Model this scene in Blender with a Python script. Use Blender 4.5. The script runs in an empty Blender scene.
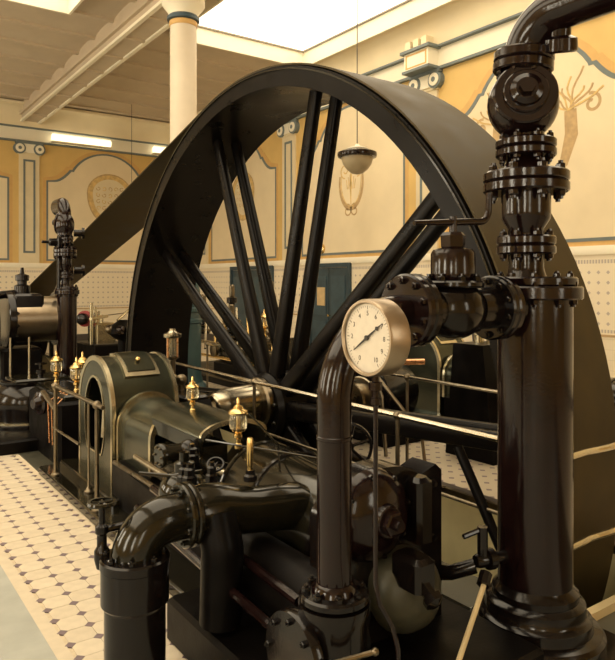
import bpy, math, random
from mathutils import Vector, Matrix
random.seed(7)
PI = math.pi
S = bpy.context.scene
C = S.collection

# ------------------------------------------------------------------ camera
cd = bpy.data.cameras.new('camera'); cam = bpy.data.objects.new('camera', cd); C.objects.link(cam)
cam.location = (0, 0, 1.85)
cam.rotation_euler = (PI/2, 0, math.radians(-35.6))
cd.sensor_width = 36; cd.lens = 36*668/660; cd.shift_y = -48/660; cd.clip_start = .05; cd.clip_end = 200
S.camera = cam
# ------------------------------------------------------------------ world, light, exposure
W = bpy.data.worlds.new('world'); S.world = W; W.use_nodes = True
W.node_tree.nodes['Background'].inputs[0].default_value = (1, .90, .72, 1)
W.node_tree.nodes['Background'].inputs[1].default_value = .6
S.view_settings.view_transform = 'Standard'; S.view_settings.look = 'None'
S.view_settings.gamma = 1; S.view_settings.use_curve_mapping = False
S.view_settings.exposure = 0.30
SKY_PANE = ((1.0, .86, .64), 2.5)     # daylight seen through the frosted skylight glass
WIN_LIGHT = ((1.0, .90, .70), 170)    # daylight through tall windows out of view, one of them added
def area(name, loc, rot, sx, sy, power, col):
    l = bpy.data.lights.new(name, 'AREA'); l.shape = 'RECTANGLE'; l.size = sx; l.size_y = sy; l.energy = power; l.color = col
    o = bpy.data.objects.new(name, l); C.objects.link(o); o.location = loc; o.rotation_euler = rot
    return o
WINL, WINF = (-4.0, 2.0, 8.0, 13.5, 18.6), (-3.0, 4.2)  # last left-wall window is added, unseen, to brighten the back wall
for y in WINL:
    area('window_daylight', (-6.9, y, 3.4), (0, -PI/2, 0), 3.8, 1.3, WIN_LIGHT[1], WIN_LIGHT[0])
for x in WINF:
    area('window_daylight', (x, -5.9, 3.4), (PI/2, 0, 0), 1.3, 3.8, WIN_LIGHT[1]*.38, WIN_LIGHT[0])

# ------------------------------------------------------------------ materials
MATS = {}
def mat(name, col, rough=.5, metal=0., var=.0, vs=6., bump=0., bs=60., spec=.5, coat=0., emit=None, trans=0.):
    m = bpy.data.materials.new(name); m.use_nodes = True
    nt = m.node_tree; b = nt.nodes['Principled BSDF']
    b.inputs['Base Color'].default_value = (*col, 1); b.inputs['Roughness'].default_value = rough
    b.inputs['Metallic'].default_value = metal
    b.inputs['Specular IOR Level'].default_value = spec
    if coat: b.inputs['Coat Weight'].default_value = coat; b.inputs['Coat Roughness'].default_value = .12
    if trans: b.inputs['Transmission Weight'].default_value = trans
    if emit: b.inputs['Emission Color'].default_value = (*emit[0], 1); b.inputs['Emission Strength'].default_value = emit[1]
    tc = nt.nodes.new('ShaderNodeTexCoord')
    if var:
        n = nt.nodes.new('ShaderNodeTexNoise'); n.inputs['Scale'].default_value = vs; n.inputs['Detail'].default_value = 5
        nt.links.new(tc.outputs['Object'], n.inputs['Vector'])
        mr = nt.nodes.new('ShaderNodeMapRange'); mr.inputs['From Min'].default_value = .3; mr.inputs['From Max'].default_value = .7
        mr.inputs['To Min'].default_value = 1-var; mr.inputs['To Max'].default_value = 1+var
        nt.links.new(n.outputs['Fac'], mr.inputs['Value'])
        vm = nt.nodes.new('ShaderNodeVectorMath'); vm.operation = 'SCALE'; vm.inputs[0].default_value = col
        nt.links.new(mr.outputs[0], vm.inputs['Scale']); nt.links.new(vm.outputs[0], b.inputs['Base Color'])
        rr = nt.nodes.new('ShaderNodeMapRange'); rr.inputs['From Min'].default_value = .3; rr.inputs['From Max'].default_value = .7
        rr.inputs['To Min'].default_value = max(.02, rough*(1-var*.5)); rr.inputs['To Max'].default_value = min(1, rough*(1+var*.5))
        nt.links.new(n.outputs['Fac'], rr.inputs['Value']); nt.links.new(rr.outputs[0], b.inputs['Roughness'])
    if bump:
        n2 = nt.nodes.new('ShaderNodeTexNoise'); n2.inputs['Scale'].default_value = bs; n2.inputs['Detail'].default_value = 3
        nt.links.new(tc.outputs['Object'], n2.inputs['Vector'])
        bp = nt.nodes.new('ShaderNodeBump'); bp.inputs['Strength'].default_value = bump; bp.inputs['Distance'].default_value = .01
        nt.links.new(n2.outputs['Fac'], bp.inputs['Height']); nt.links.new(bp.outputs[0], b.inputs['Normal'])
    MATS[name] = m
    return m
def nmath(nt, op, a, b=None, c=None):
    n = nt.nodes.new('ShaderNodeMath'); n.operation = op
    for i, v in enumerate((a, b, c)):
        if v is None: continue
        if isinstance(v, (int, float)): n.inputs[i].default_value = v
        else: nt.links.new(v, n.inputs[i])
    return n.outputs[0]
def mixc(nt, fac, a, b):
    n = nt.nodes.new('ShaderNodeMix'); n.data_type = 'RGBA'
    nt.links.new(fac, n.inputs[0])
    for i, v in ((6, a), (7, b)):
        if isinstance(v, tuple): n.inputs[i].default_value = (*v, 1)
        else: nt.links.new(v, n.inputs[i])
    return n.outputs[2]
def world_xyz(nt):
    g = nt.nodes.new('ShaderNodeNewGeometry'); s = nt.nodes.new('ShaderNodeSeparateXYZ'); nt.links.new(g.outputs['Position'], s.inputs[0])
    return s.outputs
IRON = mat('black_iron', (.0060, .0042, .0038), .15, .0, .3, 9, .03, 60, .36, .0)
IRONB = mat('brown_black_iron', (.0085, .0036, .0034), .14, .0, .3, 12, .04, 80, .42, .0)
IRONG = mat('green_black_iron', (.011, .0095, .0055), .14, .15, .3, 8, .02, 50, .48, .0)
DARK = mat('oily_dark_iron', (.0040, .0032, .0030), .40, 0, .4, 7, .05, 60, .08)
RIMM = mat('flywheel_iron', (.0046, .0036, .0032), .30, 0, .3, 4, .03, 40, .12)
TREAD = mat('belt_leather', (.058, .042, .017), .55, 0, .25, 3, .05, 70, .18)
GREEN = mat('polished_green_steel', (.060, .064, .044), .22, .75, .25, 5, .03, 40)
STEEL = mat('polished_steel', (.46, .41, .31), .24, 1, .15, 8)
STEELD = mat('worn_steel', (.19, .155, .105), .30, 1, .25, 8)
TRIM = mat('bright_trim', (.62, .56, .40), .25, 1, .1, 8)
BRASS = mat('brass', (.78, .56, .24), .22, 1, .15, 20)
COPPER = mat('copper', (.62, .33, .17), .28, 1, .2, 20)
NICKEL = mat('nickel_case', (.40, .32, .23), .36, 1, .1, 10)
BARE = mat('bare_olive_casting', (.055, .052, .034), .40, .1, .25, 14, .05, 60, .3)
CYLM = mat('bright_cylinder_steel', (.42, .34, .24), .30, 1, .15, 6)
GLASS = mat('oil_glass', (.85, .80, .62), .05, 0, trans=.9)
LAMPG = mat('lamp_glass', (.42, .34, .21), .35, 0, .1, 5)
DIAL = mat('dial_white', (.62, .56, .46), .45, 0, .04, 30)
INK = mat('dial_ink', (.03, .025, .02), .6)
RED = mat('red_paint', (.30, .03, .03), .35, 0, .2, 10)
CEIL = mat('ceiling_paint', (.57, .47, .345), .75, 0, .05, 2)
CREAM = mat('cream_paint', (.80, .69, .47), .6, 0, .04, 2)
WHITE = mat('white_paint', (.86, .80, .64), .6, 0, .03, 2)
OCHRE = mat('ochre_paint', (.66, .45, .16), .65, 0, .06, 2)
PANEL = mat('panel_cream_paint', (.76, .64, .43), .65, 0, .05, 1.5)
ORANGE = mat('orange_line_paint', (.62, .38, .13), .6, 0, .06, 5)
BLUE = mat('blue_grey_line_paint', (.15, .18, .18), .6, 0, .08, 5)
BEIGE = mat('pilaster_beige', (.70, .60, .40), .6, 0, .05, 3)
MOTIF = mat('brown_motif_paint', (.48, .33, .16), .7, 0, .2, 9)
MOTIF2 = mat('pale_motif_paint', (.62, .43, .17), .7, 0, .2, 9)
DOORB = mat('dark_blue_door_paint', (.022, .045, .06), .4, 0, .2, 5)
DOORP = mat('blue_door_panel_paint', (.03, .06, .08), .4, 0, .2, 5)
TEAL = mat('teal_column_paint', (.035, .075, .085), .35, 0, .15, 5)
COLUMN = mat('column_cream_paint', (.66, .57, .44), .5, 0, .05, 3)
SIGN = mat('tan_notice_paper', (.55, .40, .20), .7, 0, .1, 9)
CONC = mat('grey_green_concrete', (.36, .37, .335), .6, 0, .12, 5, .1, 50)
DPLATE = mat('dark_floor_plate', (.060, .058, .040), .42, 0, .3, 3, .05, 30)
PITW = mat('pit_plaster', (.60, .53, .30), .6, 0, .10, 3)
OCT = mat('cream_tile', (.60, .52, .395), .42, 0, .07, 14)
OCT2 = mat('cream_tile_pale', (.63, .55, .42), .42, 0, .07, 14)
PUR = mat('purple_tile', (.17, .125, .14), .42, 0, .12, 20)
GROUT = mat('tile_grout', (.60, .51, .37), .8, 0, .1, 30)
KERB = mat('kerb_timber', (.62, .50, .28), .55, 0, .12, 5)
SKYP = mat('skylight_glass', (.8, .75, .65), .5, emit=SKY_PANE)
GLOW = mat('lit_tube', (.9, .85, .7), .5, emit=((1.0, .86, .58), 1.3))  # emission for the made-up bright patches on the cornice
GREYL = mat('skylight_bar', (.30, .27, .22), .5)
BASEB = mat('dark_skirting', (.05, .04, .035), .4, 0, .1, 5)

def dado_material(name, axis):
    m = mat(name, (.78, .69, .52), .38, 0)
    nt = m.node_tree; b = nt.nodes['Principled BSDF']; P = world_xyz(nt)
    a, z = P[axis], P[2]
    per = .16
    fa = nmath(nt, 'ABSOLUTE', nmath(nt, 'SUBTRACT', nmath(nt, 'FRACT', nmath(nt, 'DIVIDE', a, per)), .5))
    fz = nmath(nt, 'ABSOLUTE', nmath(nt, 'SUBTRACT', nmath(nt, 'FRACT', nmath(nt, 'DIVIDE', z, per)), .5))
    dot = nmath(nt, 'LESS_THAN', nmath(nt, 'ADD', fa, fz), .20)
    field = nmath(nt, 'MULTIPLY', nmath(nt, 'GREATER_THAN', z, 1.16), nmath(nt, 'LESS_THAN', z, 2.08))
    dot = nmath(nt, 'MULTIPLY', dot, field)
    f2 = nmath(nt, 'ABSOLUTE', nmath(nt, 'SUBTRACT', nmath(nt, 'FRACT', nmath(nt, 'DIVIDE', a, .05)), .5))
    def band(z0, z1): return nmath(nt, 'MULTIPLY', nmath(nt, 'GREATER_THAN', z, z0), nmath(nt, 'LESS_THAN', z, z1))
    bands = nmath(nt, 'ADD', band(1.06, 1.11), band(2.14, 2.20))
    bands = nmath(nt, 'MULTIPLY', bands, nmath(nt, 'LESS_THAN', f2, .32))
    fac = nmath(nt, 'MULTIPLY', nmath(nt, 'MAXIMUM', dot, bands), .62)
    # pale tile joints below the stencilled field
    jz = nmath(nt, 'LESS_THAN', nmath(nt, 'FRACT', nmath(nt, 'DIVIDE', z, .16)), .05)
    low = nmath(nt, 'LESS_THAN', z, 1.0)
    col = mixc(nt, fac, (.78, .69, .52), (.27, .23, .24))
    col = mixc(nt, nmath(nt, 'MULTIPLY', nmath(nt, 'MULTIPLY', jz, low), .30), col, (.40, .32, .20))
    nt.links.new(col, b.inputs['Base Color'])
    return m
DADO_R = dado_material('dado_tile_side', 1)
DADO_B = dado_material('dado_tile_back', 0)
def tile_material():
    m = mat('far_floor_tile', (.60, .52, .39), .42)
    nt = m.node_tree; b = nt.nodes['Principled BSDF']; P = world_xyz(nt)
    T = .147
    fx = nmath(nt, 'ABSOLUTE', nmath(nt, 'SUBTRACT', nmath(nt, 'FRACT', nmath(nt, 'DIVIDE', P[0], T)), .5))
    fy = nmath(nt, 'ABSOLUTE', nmath(nt, 'SUBTRACT', nmath(nt, 'FRACT', nmath(nt, 'DIVIDE', P[1], T)), .5))
    d = nmath(nt, 'LESS_THAN', nmath(nt, 'ADD', fx, fy), .22)
    nt.links.new(mixc(nt, d, (.60, .52, .39), (.20, .15, .16)), b.inputs['Base Color'])
    return m
FARTILE = tile_material()

# ------------------------------------------------------------------ mesh builder
XF = [None]          # optional (function, mirrored) applied to everything that is built
def xf(p):
    p = Vector(p); return XF[0][0](p) if XF[0] else p
def basis(axis):
    a = Vector(axis).normalized()
    h = Vector((0, 0, 1)) if abs(a.z) < .9 else Vector((1, 0, 0))
    u = h.cross(a).normalized(); v = a.cross(u)
    return a, u, v
class MB:
    def __init__(s): s.v = []; s.f = []
    def add(s, vs, fs):
        o = len(s.v); s.v += [Vector(p) for p in vs]; s.f += [tuple(i+o for i in q) for q in fs]; return s
    def box(s, a, b):
        x0, y0, z0 = a; x1, y1, z1 = b
        return s.add([(x0,y0,z0),(x1,y0,z0),(x1,y1,z0),(x0,y1,z0),(x0,y0,z1),(x1,y0,z1),(x1,y1,z1),(x0,y1,z1)],
            [(0,3,2,1),(4,5,6,7),(0,1,5,4),(1,2,6,5),(2,3,7,6),(3,0,4,7)])
    def bevbox(s, a, b, e=.01):
        x0, y0, z0 = a; x1, y1, z1 = b
        # chamfered in plan (vertical edges) and at the top edge
        poly = [(x0+e,y0),(x1-e,y0),(x1,y0+e),(x1,y1-e),(x1-e,y1),(x0+e,y1),(x0,y1-e),(x0,y0+e)]
        cx, cy = (x0+x1)/2, (y0+y1)/2
        ins = [(cx+(x-cx)*(1-2*e/(x1-x0)), cy+(y-cy)*(1-2*e/(y1-y0))) for x, y in poly]
        vs = [(x,y,z0) for x,y in poly] + [(x,y,z1-e) for x,y in poly] + [(x,y,z1) for x,y in ins]
        n = 8; fs = [tuple(range(n-1,-1,-1)), tuple(range(2*n,3*n))]
        for k in range(2):
            for i in range(n):
                j = (i+1) % n; fs.append((k*n+i, k*n+j, (k+1)*n+j, (k+1)*n+i))
        return s.add(vs, fs)
    def lathe(s, prof, o, axis=(0,0,1), n=32, caps=True):
        a, u, v = basis(axis); o = Vector(o); vs = []; fs = []
        for r, h in prof:
            for i in range(n):
                t = 2*PI*i/n; vs.append(o + a*h + (u*math.cos(t) + v*math.sin(t))*max(r, 1e-4))
        for k in range(len(prof)-1):
            for i in range(n):
                j = (i+1) % n; fs.append((k*n+i, k*n+j, (k+1)*n+j, (k+1)*n+i))
        if caps:
            fs.append(tuple(range(n-1,-1,-1))); q = (len(prof)-1)*n; fs.append(tuple(range(q, q+n)))
        return s.add(vs, fs)
    def tube(s, path, r, n=16, caps=True, flat=1.0):
        P = [Vector(p) for p in path]; m = len(P); R = r if isinstance(r, (list, tuple)) else [r]*m
        vs = []; fs = []; u = None
        for k in range(m):
            d = (P[min(k+1, m-1)] - P[max(k-1, 0)]).normalized()
            if u is None: _, u, v = basis(d)
            else:
                u = (u - d*u.dot(d)).normalized(); v = d.cross(u)
            for i in range(n):
                t = 2*PI*i/n; vs.append(P[k] + (u*math.cos(t) + v*math.sin(t)*flat)*R[k])
        for k in range(m-1):
            for i in range(n):
                j = (i+1) % n; fs.append((k*n+i, k*n+j, (k+1)*n+j, (k+1)*n+i))
        if caps:
            fs.append(tuple(range(n-1,-1,-1))); q = (m-1)*n; fs.append(tuple(range(q, q+n)))
        return s.add(vs, fs)
    def prism(s, poly, ext):
        n = len(poly); e = Vector(ext); P = [Vector(p) for p in poly]
        nrm = Vector((0,0,0))
        for i in range(n): nrm += P[i].cross(P[(i+1) % n])
        if nrm.dot(e) < 0: P = P[::-1]
        vs = P + [p+e for p in P]
        fs = [tuple(range(n-1,-1,-1)), tuple(range(n, 2*n))] + [(i, (i+1) % n, n+(i+1) % n, n+i) for i in range(n)]
        return s.add(vs, fs)
    def ringprism(s, outer, inner, ext):       # closed band between two loops with the same count
        n = len(outer); e = Vector(ext); O = [Vector(p) for p in outer]; I = [Vector(p) for p in inner]
        nrm = Vector((0,0,0))
        for i in range(n): nrm += O[i].cross(O[(i+1) % n])
        if nrm.dot(e) < 0: O = O[::-1]; I = I[::-1]
        vs = O + I + [p+e for p in O] + [p+e for p in I]; fs = []
        for i in range(n):
            j = (i+1) % n
            fs += [(i, n+i, n+j, j), (2*n+i, 2*n+j, 3*n+j, 3*n+i), (i, j, 2*n+j, 2*n+i), (n+j, n+i, 3*n+i, 3*n+j)]
        return s.add(vs, fs)
    def ball(s, c, r, n=20, m=10, sz=(1,1,1)):
        prof = [(r*math.sin(PI*k/m), -r*math.cos(PI*k/m)) for k in range(m+1)]
        o = len(s.v); s.lathe(prof, (0,0,0), (0,0,1), n, False)
        for i in range(o, len(s.v)):
            p = s.v[i]; s.v[i] = Vector(c) + Vector((p.x*sz[0], p.y*sz[1], p.z*sz[2]))
        return s
    def build(s, name, m, parent=None, smooth=35):
        me = bpy.data.meshes.new(name)
        org = ROOTLOC.get(parent.name if parent else None, Vector((0,0,0)))
        vs = [xf(p) - org for p in s.v]
        fs = [q[::-1] for q in s.f] if (XF[0] and XF[0][1]) else s.f
        me.from_pydata([tuple(p) for p in vs], [], fs)
        me.materials.append(m)
        if smooth:
            me.polygons.foreach_set('use_smooth', [True]*len(me.polygons))
            me.set_sharp_from_angle(angle=math.radians(smooth))
        me.update()
        o = bpy.data.objects.new(name, me); C.objects.link(o)
        if parent: o.parent = parent; ROOTLOC[o.name] = org
        return o
ROOTLOC = {}
def tag(o, label=None, cat=None, group=None, kind=None):
    if label: o['label'] = label
    if cat: o['category'] = cat
    if group: o['group'] = group
    if kind: o['kind'] = kind
    return o
def root(name, label, cat, loc, group=None):
    o = bpy.data.objects.new(name, None); C.objects.link(o); o.location = xf(loc); o.empty_display_size = .1
    ROOTLOC[o.name] = xf(loc)
    return tag(o, label, cat, group)
def struct(o, label=None): o['kind'] = 'structure'; (label and o.__setitem__('label', label)); return o
def fillet(pts, r, n=8):
    P = [Vector(p) for p in pts]; out = [P[0]]
    for k in range(1, len(P)-1):
        a = (P[k-1]-P[k]); b = (P[k+1]-P[k]); la, lb = a.length, b.length; a.normalize(); b.normalize()
        th = a.angle(b)
        if th > 3.1: out.append(P[k]); continue
        d = min(r/math.tan(th/2), la*.49 if k > 1 else la*.98, lb*.49 if k < len(P)-2 else lb*.98); rr = d*math.tan(th/2)
        c = P[k] + (a+b).normalized()*(rr/math.sin(th/2))
        s0 = P[k]+a*d - c; s1 = P[k]+b*d - c; ang = s0.angle(s1); ax = s0.cross(s1)
        for i in range(n+1): out.append(c + Matrix.Rotation(ang*i/n, 3, ax) @ s0)
    out.append(P[-1]); return out
def arc(c, r, a0, a1, n, plane='xz'):
    out = []
    for i in range(n+1):
        t = a0+(a1-a0)*i/n
        out.append((c[0]+r*math.cos(t), c[1]+r*math.sin(t)))
    return out
# shared bolts
BOLT = {}
def bolt_mesh(sz, m):
    k = (round(sz, 4), m.name)
    if k not in BOLT:
        b = MB(); b.lathe([(sz, -sz*.1), (sz, sz*.9), (sz*.8, sz*1.15)], (0,0,0), (0,0,1), 6); b.lathe([(sz*.5, sz*1.1), (sz*.5, sz*1.7)], (0,0,0), (0,0,1), 8)
        me = bpy.data.meshes.new('bolt'); me.from_pydata([tuple(p) for p in b.v], [], b.f); me.materials.append(m); BOLT[k] = me
    return BOLT[k]
def put_bolt(parent, p, d, sz, m):
    q0 = xf(p); q1 = xf(Vector(p)+Vector(d))
    o = bpy.data.objects.new('bolt', bolt_mesh(sz, m)); C.objects.link(o); o.parent = parent
    o.location = q0 - ROOTLOC.get(parent.name, Vector((0,0,0)))
    o.rotation_euler = (q1-q0).to_track_quat('Z', 'Y').to_euler()
    return o
def flange(parent, c, axis, r, th, m, nb=8, bs=.016, sides=(1,), br=None, name='flange', ph=.3):
    b = MB(); e = min(.008, th*.25)
    b.lathe([(r-e, 0), (r, e), (r, th-e), (r-e, th)], c, axis, 36)
    o = b.build(name, m, parent)
    a, u, v = basis(axis); rr = br or r*.82
    for k in range(nb):
        t = 2*PI*k/nb+ph; q = Vector(c) + (u*math.cos(t)+v*math.sin(t))*rr
        if 1 in sides: put_bolt(o, q+a*th, a, bs, m)
        if -1 in sides: put_bolt(o, q, -a, bs, m)
    return o

# ================================================================== STRUCTURE
XR, YB, ZC = 9.8, 21.2, 7.1
PX0, PX1, PY0, PY1 = 3.30, 4.48, 2.06, 19.0       # wheel pit
XL, YF = -7.0, -6.0
# ---- floor: concrete around the tile field, and dark plates under the engines
TX0, TX1, TY0, TY1 = .91, 1.66, 2.55, 8.0
b = MB()
b.box((XL, YF, -.3), (TX0, YB, 0)); b.box((TX0, YF, -.3), (PX0, TY0, 0))
b.box((TX0, TY0, -.3), (TX1, TY1, -.03))
floor = struct(b.build('floor', CONC, None, 0))
b = MB(); b.box((TX0, TY1, -.3), (PX0, YB, .002)); b.box((TX1, TY0, -.3), (PX0, TY1, .002)); b.box((PX0, PY1, -.3), (PX1, YB, .002)); b.box((PX0, YF, -.3), (PX1, PY0, .002)); b.build('floor_plate', DPLATE, floor, 0)
b = MB(); b.box((PX1, YF, -.3), (XR, YB, .0)); b.build('floor_tiling', FARTILE, floor, 0)
# tiles, one by one
b = MB(); b.box((TX0, TY0, -.03), (TX1, TY1, -.006)); b.build('grout_bed', GROUT, floor, 0)
b = MB(); b.box((TX0, TY0, -.03), (TX0+.07, TY1, .001)); b.build('border_strip', OCT, floor, 0)
T = .147; h = T/2; q = .030; g = .0012
def tilemesh(name, poly, m):
    bb = MB(); n = len(poly)
    bb.prism([(x, y, -.02) for x, y in poly], (0, 0, .0205))
    me = bpy.data.meshes.new(name); me.from_pydata([tuple(p) for p in bb.v], [], bb.f); me.materials.append(m); return me
octp = [(-h+q,-h+g),(h-q,-h+g),(h-g,-h+q),(h-g,h-q),(h-q,h-g),(-h+q,h-g),(-h+g,h-q),(-h+g,-h+q)]
om = [tilemesh('tile', octp, OCT), tilemesh('tile', octp, OCT2)]
dm = tilemesh('corner_tile', [(-q+.0015,0),(0,-q+.0015),(q-.0015,0),(0,q-.0015)], PUR)
x0 = .999; y0 = 3.473
ix = range(0, 5); iy = range(-6, 31)
for i in ix:
    for j in iy:
        cx_, cy_ = x0+(i+.5)*T, y0+(j+.5)*T
        if cx_+h < TX1+.02 and TY0+.02 < cy_-h and cy_+h < TY1:
            o = bpy.data.objects.new('tile', om[(i*7+j*3) % 2]); C.objects.link(o); o.parent = floor; o.location = (cx_, cy_, random.uniform(-.0006, .0006))
        cx_, cy_ = x0+i*T, y0+j*T
        if TY0+.05 < cy_ < TY1-.05:
            o = bpy.data.objects.new('corner_tile', dm); C.objects.link(o); o.parent = floor; o.location = (cx_, cy_, .0008)
# ---- pit
b = MB(); D = -3.3
b.box((PX0-.15, PY0-.15, D-.1), (PX1+.15, PY1+.15, D))
b.box((PX0-.15, PY0-.15, D), (PX0, PY1+.15, -.3)); b.box((PX1, PY0-.15, D), (PX1+.15, PY1+.15, -.3))
b.box((PX0, PY0-.15, D), (PX1, PY0, -.3)); b.box((PX0, PY1, D), (PX1, PY1+.15, -.3))
pit = struct(b.build('wall_pit', PITW, None, 0))
b = MB(); b.box((PX1-.004, PY0, -.36), (PX1+.002, PY1, -.03)); b.box((PX0-.002, PY0, -.36), (PX0+.004, PY1, -.03)); b.build('pit_lining', PITW, pit, 0)
b = MB(); b.box((PX1-.01, PY0, -.055), (PX1+.035, PY1, .012)); struct(b.build('trim_1', STEELD, None, 0))
b = MB(); b.box((PX1+.036, PY0, -.02), (PX1+.12, PY1, .010)); struct(b.build('trim_2', BASEB, None, 0))
b = MB(); b.prism([(PX0-.02, PY0-.02, -.03), (PX0-.02, PY0+.05, -.03), (PX0-.02, PY0+.06, .03), (PX0-.02, PY0-.01, .045)], (PX1-PX0+.6, 0, 0)); struct(b.build('trim_3', KERB, None, 0))

# ---- walls
b = MB(); b.box((XR, YF, -.3), (XR+.3, YB+.3, 8)); wallR = struct(b.build('wall_right', OCHRE, None, 0))
b = MB(); b.box((XL, YB, -.3), (XR, YB+.3, 8)); wallB = struct(b.build('wall_back', OCHRE, None, 0))
def holed_wall(name, mk, L0, L1, holes, zb, zt):
    bb = MB(); cur = L0
    for a0, a1 in holes:
        mk(bb, cur, a0, -.3, 8); mk(bb, a0, a1, -.3, zb); mk(bb, a0, a1, zt, 8); cur = a1
    mk(bb, cur, L1, -.3, 8)
    return struct(bb.build(name, OCHRE, None, 0))
wallL = holed_wall('wall_left', lambda bb, a, c, z0, z1: bb.box((XL-.3, a, z0), (XL, c, z1)), YF-.3, YB, [(y-.65, y+.65) for y in WINL], 1.5, 5.3)
wallF = holed_wall('wall_front', lambda bb, a, c, z0, z1: bb.box((a, YF-.3, z0), (c, YF, z1)), XL, XR, [(x-.65, x+.65) for x in WINF], 1.5, 5.3)

def onR(a, z, d=0): return (XR-d, a, z)            # wall_right: a = Y
def onB(a, z, d=0): return (a, YB-d, z)            # wall_back:  a = X
def panel_outline(half, ins=0.):
    w = half-ins; zb = 2.52+ins; pts = [(-w, zb), (w, zb), (w, 4.93-ins*.8), (w-.2, 4.95-ins)]
    for k in range(1, 7):
        t = k/6; pts.append((w-.2-.5*t, 4.95-ins+.36*t**1.8))
    pts.append((w-.78, 5.31-ins)); xs = w-.80; zs = 5.36-ins
    hgt = .57
    R = (xs*xs+hgt*hgt)/(2*hgt); a = math.asin(xs/R)
    top = []
    for k in range(0, 17):
        t = a - 2*a*k/16; top.append((R*math.sin(t), zs+hgt-R+R*math.cos(t)))
    left = [(-x, z) for x, z in pts[2:]][::-1]
    return pts + top + left
def wall_panel(wall, on, ca, half=1.85):
    for nm, mt, i0, i1, d in (('panel_border', ORANGE, -.12, -.026, .006), ('panel_line', BLUE, -.026, .028, .012)):
        o_ = panel_outline(half, i0); i_ = panel_outline(half, i1)
        bb = MB(); bb.ringprism([on(ca+x, z, .0) for x, z in o_], [on(ca+x, z, .0) for x, z in i_], Vector(on(0, 0, d))-Vector(on(0, 0, 0))); bb.build(nm, mt, wall, 0)
    p = panel_outline(half, .03)
    bb = MB(); bb.prism([on(ca+x, z, 0) for x, z in p], Vector(on(0, 0, .008))-Vector(on(0, 0, 0))); bb.build('panel', PANEL, wall, 0)
def strip(wall, on, pts, w, d, m, name):     # flat painted stroke on a wall
    P = [Vector((x, z)) for x, z in pts]; L = []; R_ = []
    n = len(P)
    for k in range(n):
        t = (P[min(k+1, n-1)]-P[max(k-1, 0)]).normalized(); nn = Vector((-t.y, t.x))
        ww = w[k] if isinstance(w, list) else w
        L.append(P[k]+nn*ww/2); R_.append(P[k]-nn*ww/2)
    bb = MB(); e = Vector(on(0, 0, d))-Vector(on(0, 0, 0)); vs = []; fs = []
    for q_ in L+R_: vs.append(on(q_.x, q_.y, 0))
    vs += [tuple(Vector(v)+e) for v in vs]
    m2 = 2*n
    for k in range(n-1):
        fs += [(m2+k, m2+k+1, m2+n+k+1, m2+n+k), (k, k+1, m2+k+1, m2+k), (n+k+1, n+k, m2+n+k, m2+n+k+1)]
    bb.add(vs, fs); return bb.build(name, m, wall, 0)
def scroll(cx, cz, r0, r1, a0, turns, n=18): return [(cx+(r0+(r1-r0)*k/n)*math.cos(a0+turns*2*PI*k/n), cz+(r0+(r1-r0)*k/n)*math.sin(a0+turns*2*PI*k/n)) for k in range(n+1)]
def motif_wreath(wall, on, ca, cz, s=1):
    U = [(ca+.42*s*math.cos(t), cz+.05*s+.62*s*math.sin(t)) for t in [PI*.92+(PI*1.16)*k/20 for k in range(21)]]
    strip(wall, on, U, [.05*s+.05*s*math.sin(PI*k/20) for k in range(21)], .012, MOTIF, 'painted_wreath')
    strip(wall, on, [(x*.0+ca+(x-ca)*.86, z+.05*s) for x, z in U], .02*s, .013, MOTIF2, 'painted_wreath')
    for sg in (-1, 1):
        strip(wall, on, [(ca+sg*(x-ca), z) for x, z in scroll(ca+.13*s, cz-.62*s, .16*s, .03*s, PI*.5, 1.1)], .035*s, .012, MOTIF, 'painted_scroll')
        strip(wall, on, [(ca+sg*(x-ca), z) for x, z in scroll(ca+.22*s, cz+.32*s, .18*s, .04*s, -PI*.5, 1.2)], .03*s, .012, MOTIF2, 'painted_scroll')
    strip(wall, on, [(ca, cz+.45*s), (ca+.02, cz), (ca, cz-.5*s)], [.02, .07*s, .02], .012, MOTIF2, 'painted_tassel')
    for k in range(6): strip(wall, on, [(ca-.16*s+.065*s*k, cz+.25*s-.06*s*abs(k-2.5)), (ca-.12*s+.05*s*k, cz-.12*s)], .02, .012, MOTIF2, 'painted_tassel')
def motif_shield(wall, on, ca, cz, s=1):
    sh = [(ca+.62*s*math.cos(t)*(1 if math.sin(t) > 0 else 1), cz+.15*s+(.55*s if math.sin(t) > 0 else .85*s)*math.sin(t)) for t in [2*PI*k/32 for k in range(33)]]
    strip(wall, on, sh, .17*s, .010, MOTIF2, 'painted_shield')
    strip(wall, on, [(ca+(x-ca)*1.12, cz+.1*s+(z-cz-.1*s)*1.1) for x, z in sh], .035*s, .011, MOTIF, 'painted_shield')
    fl = [(ca+(x-ca)*.9, z) for x, z in sh[:-1]]
    bb = MB(); bb.prism([on(x, z, 0) for x, z in fl], Vector(on(0, 0, .009))-Vector(on(0, 0, 0))); bb.build('painted_field', BEIGE, wall, 0)
    for k in range(5):
        for j in range(4):
            x = ca-.36*s+.18*s*k; z = cz-.28*s+.2*s*j
            strip(wall, on, scroll(x, z, .07*s, .03*s, k+j, .9, 8), .022*s, .011, MOTIF if (k+j) % 2 else MOTIF2, 'painted_scroll')
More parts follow.
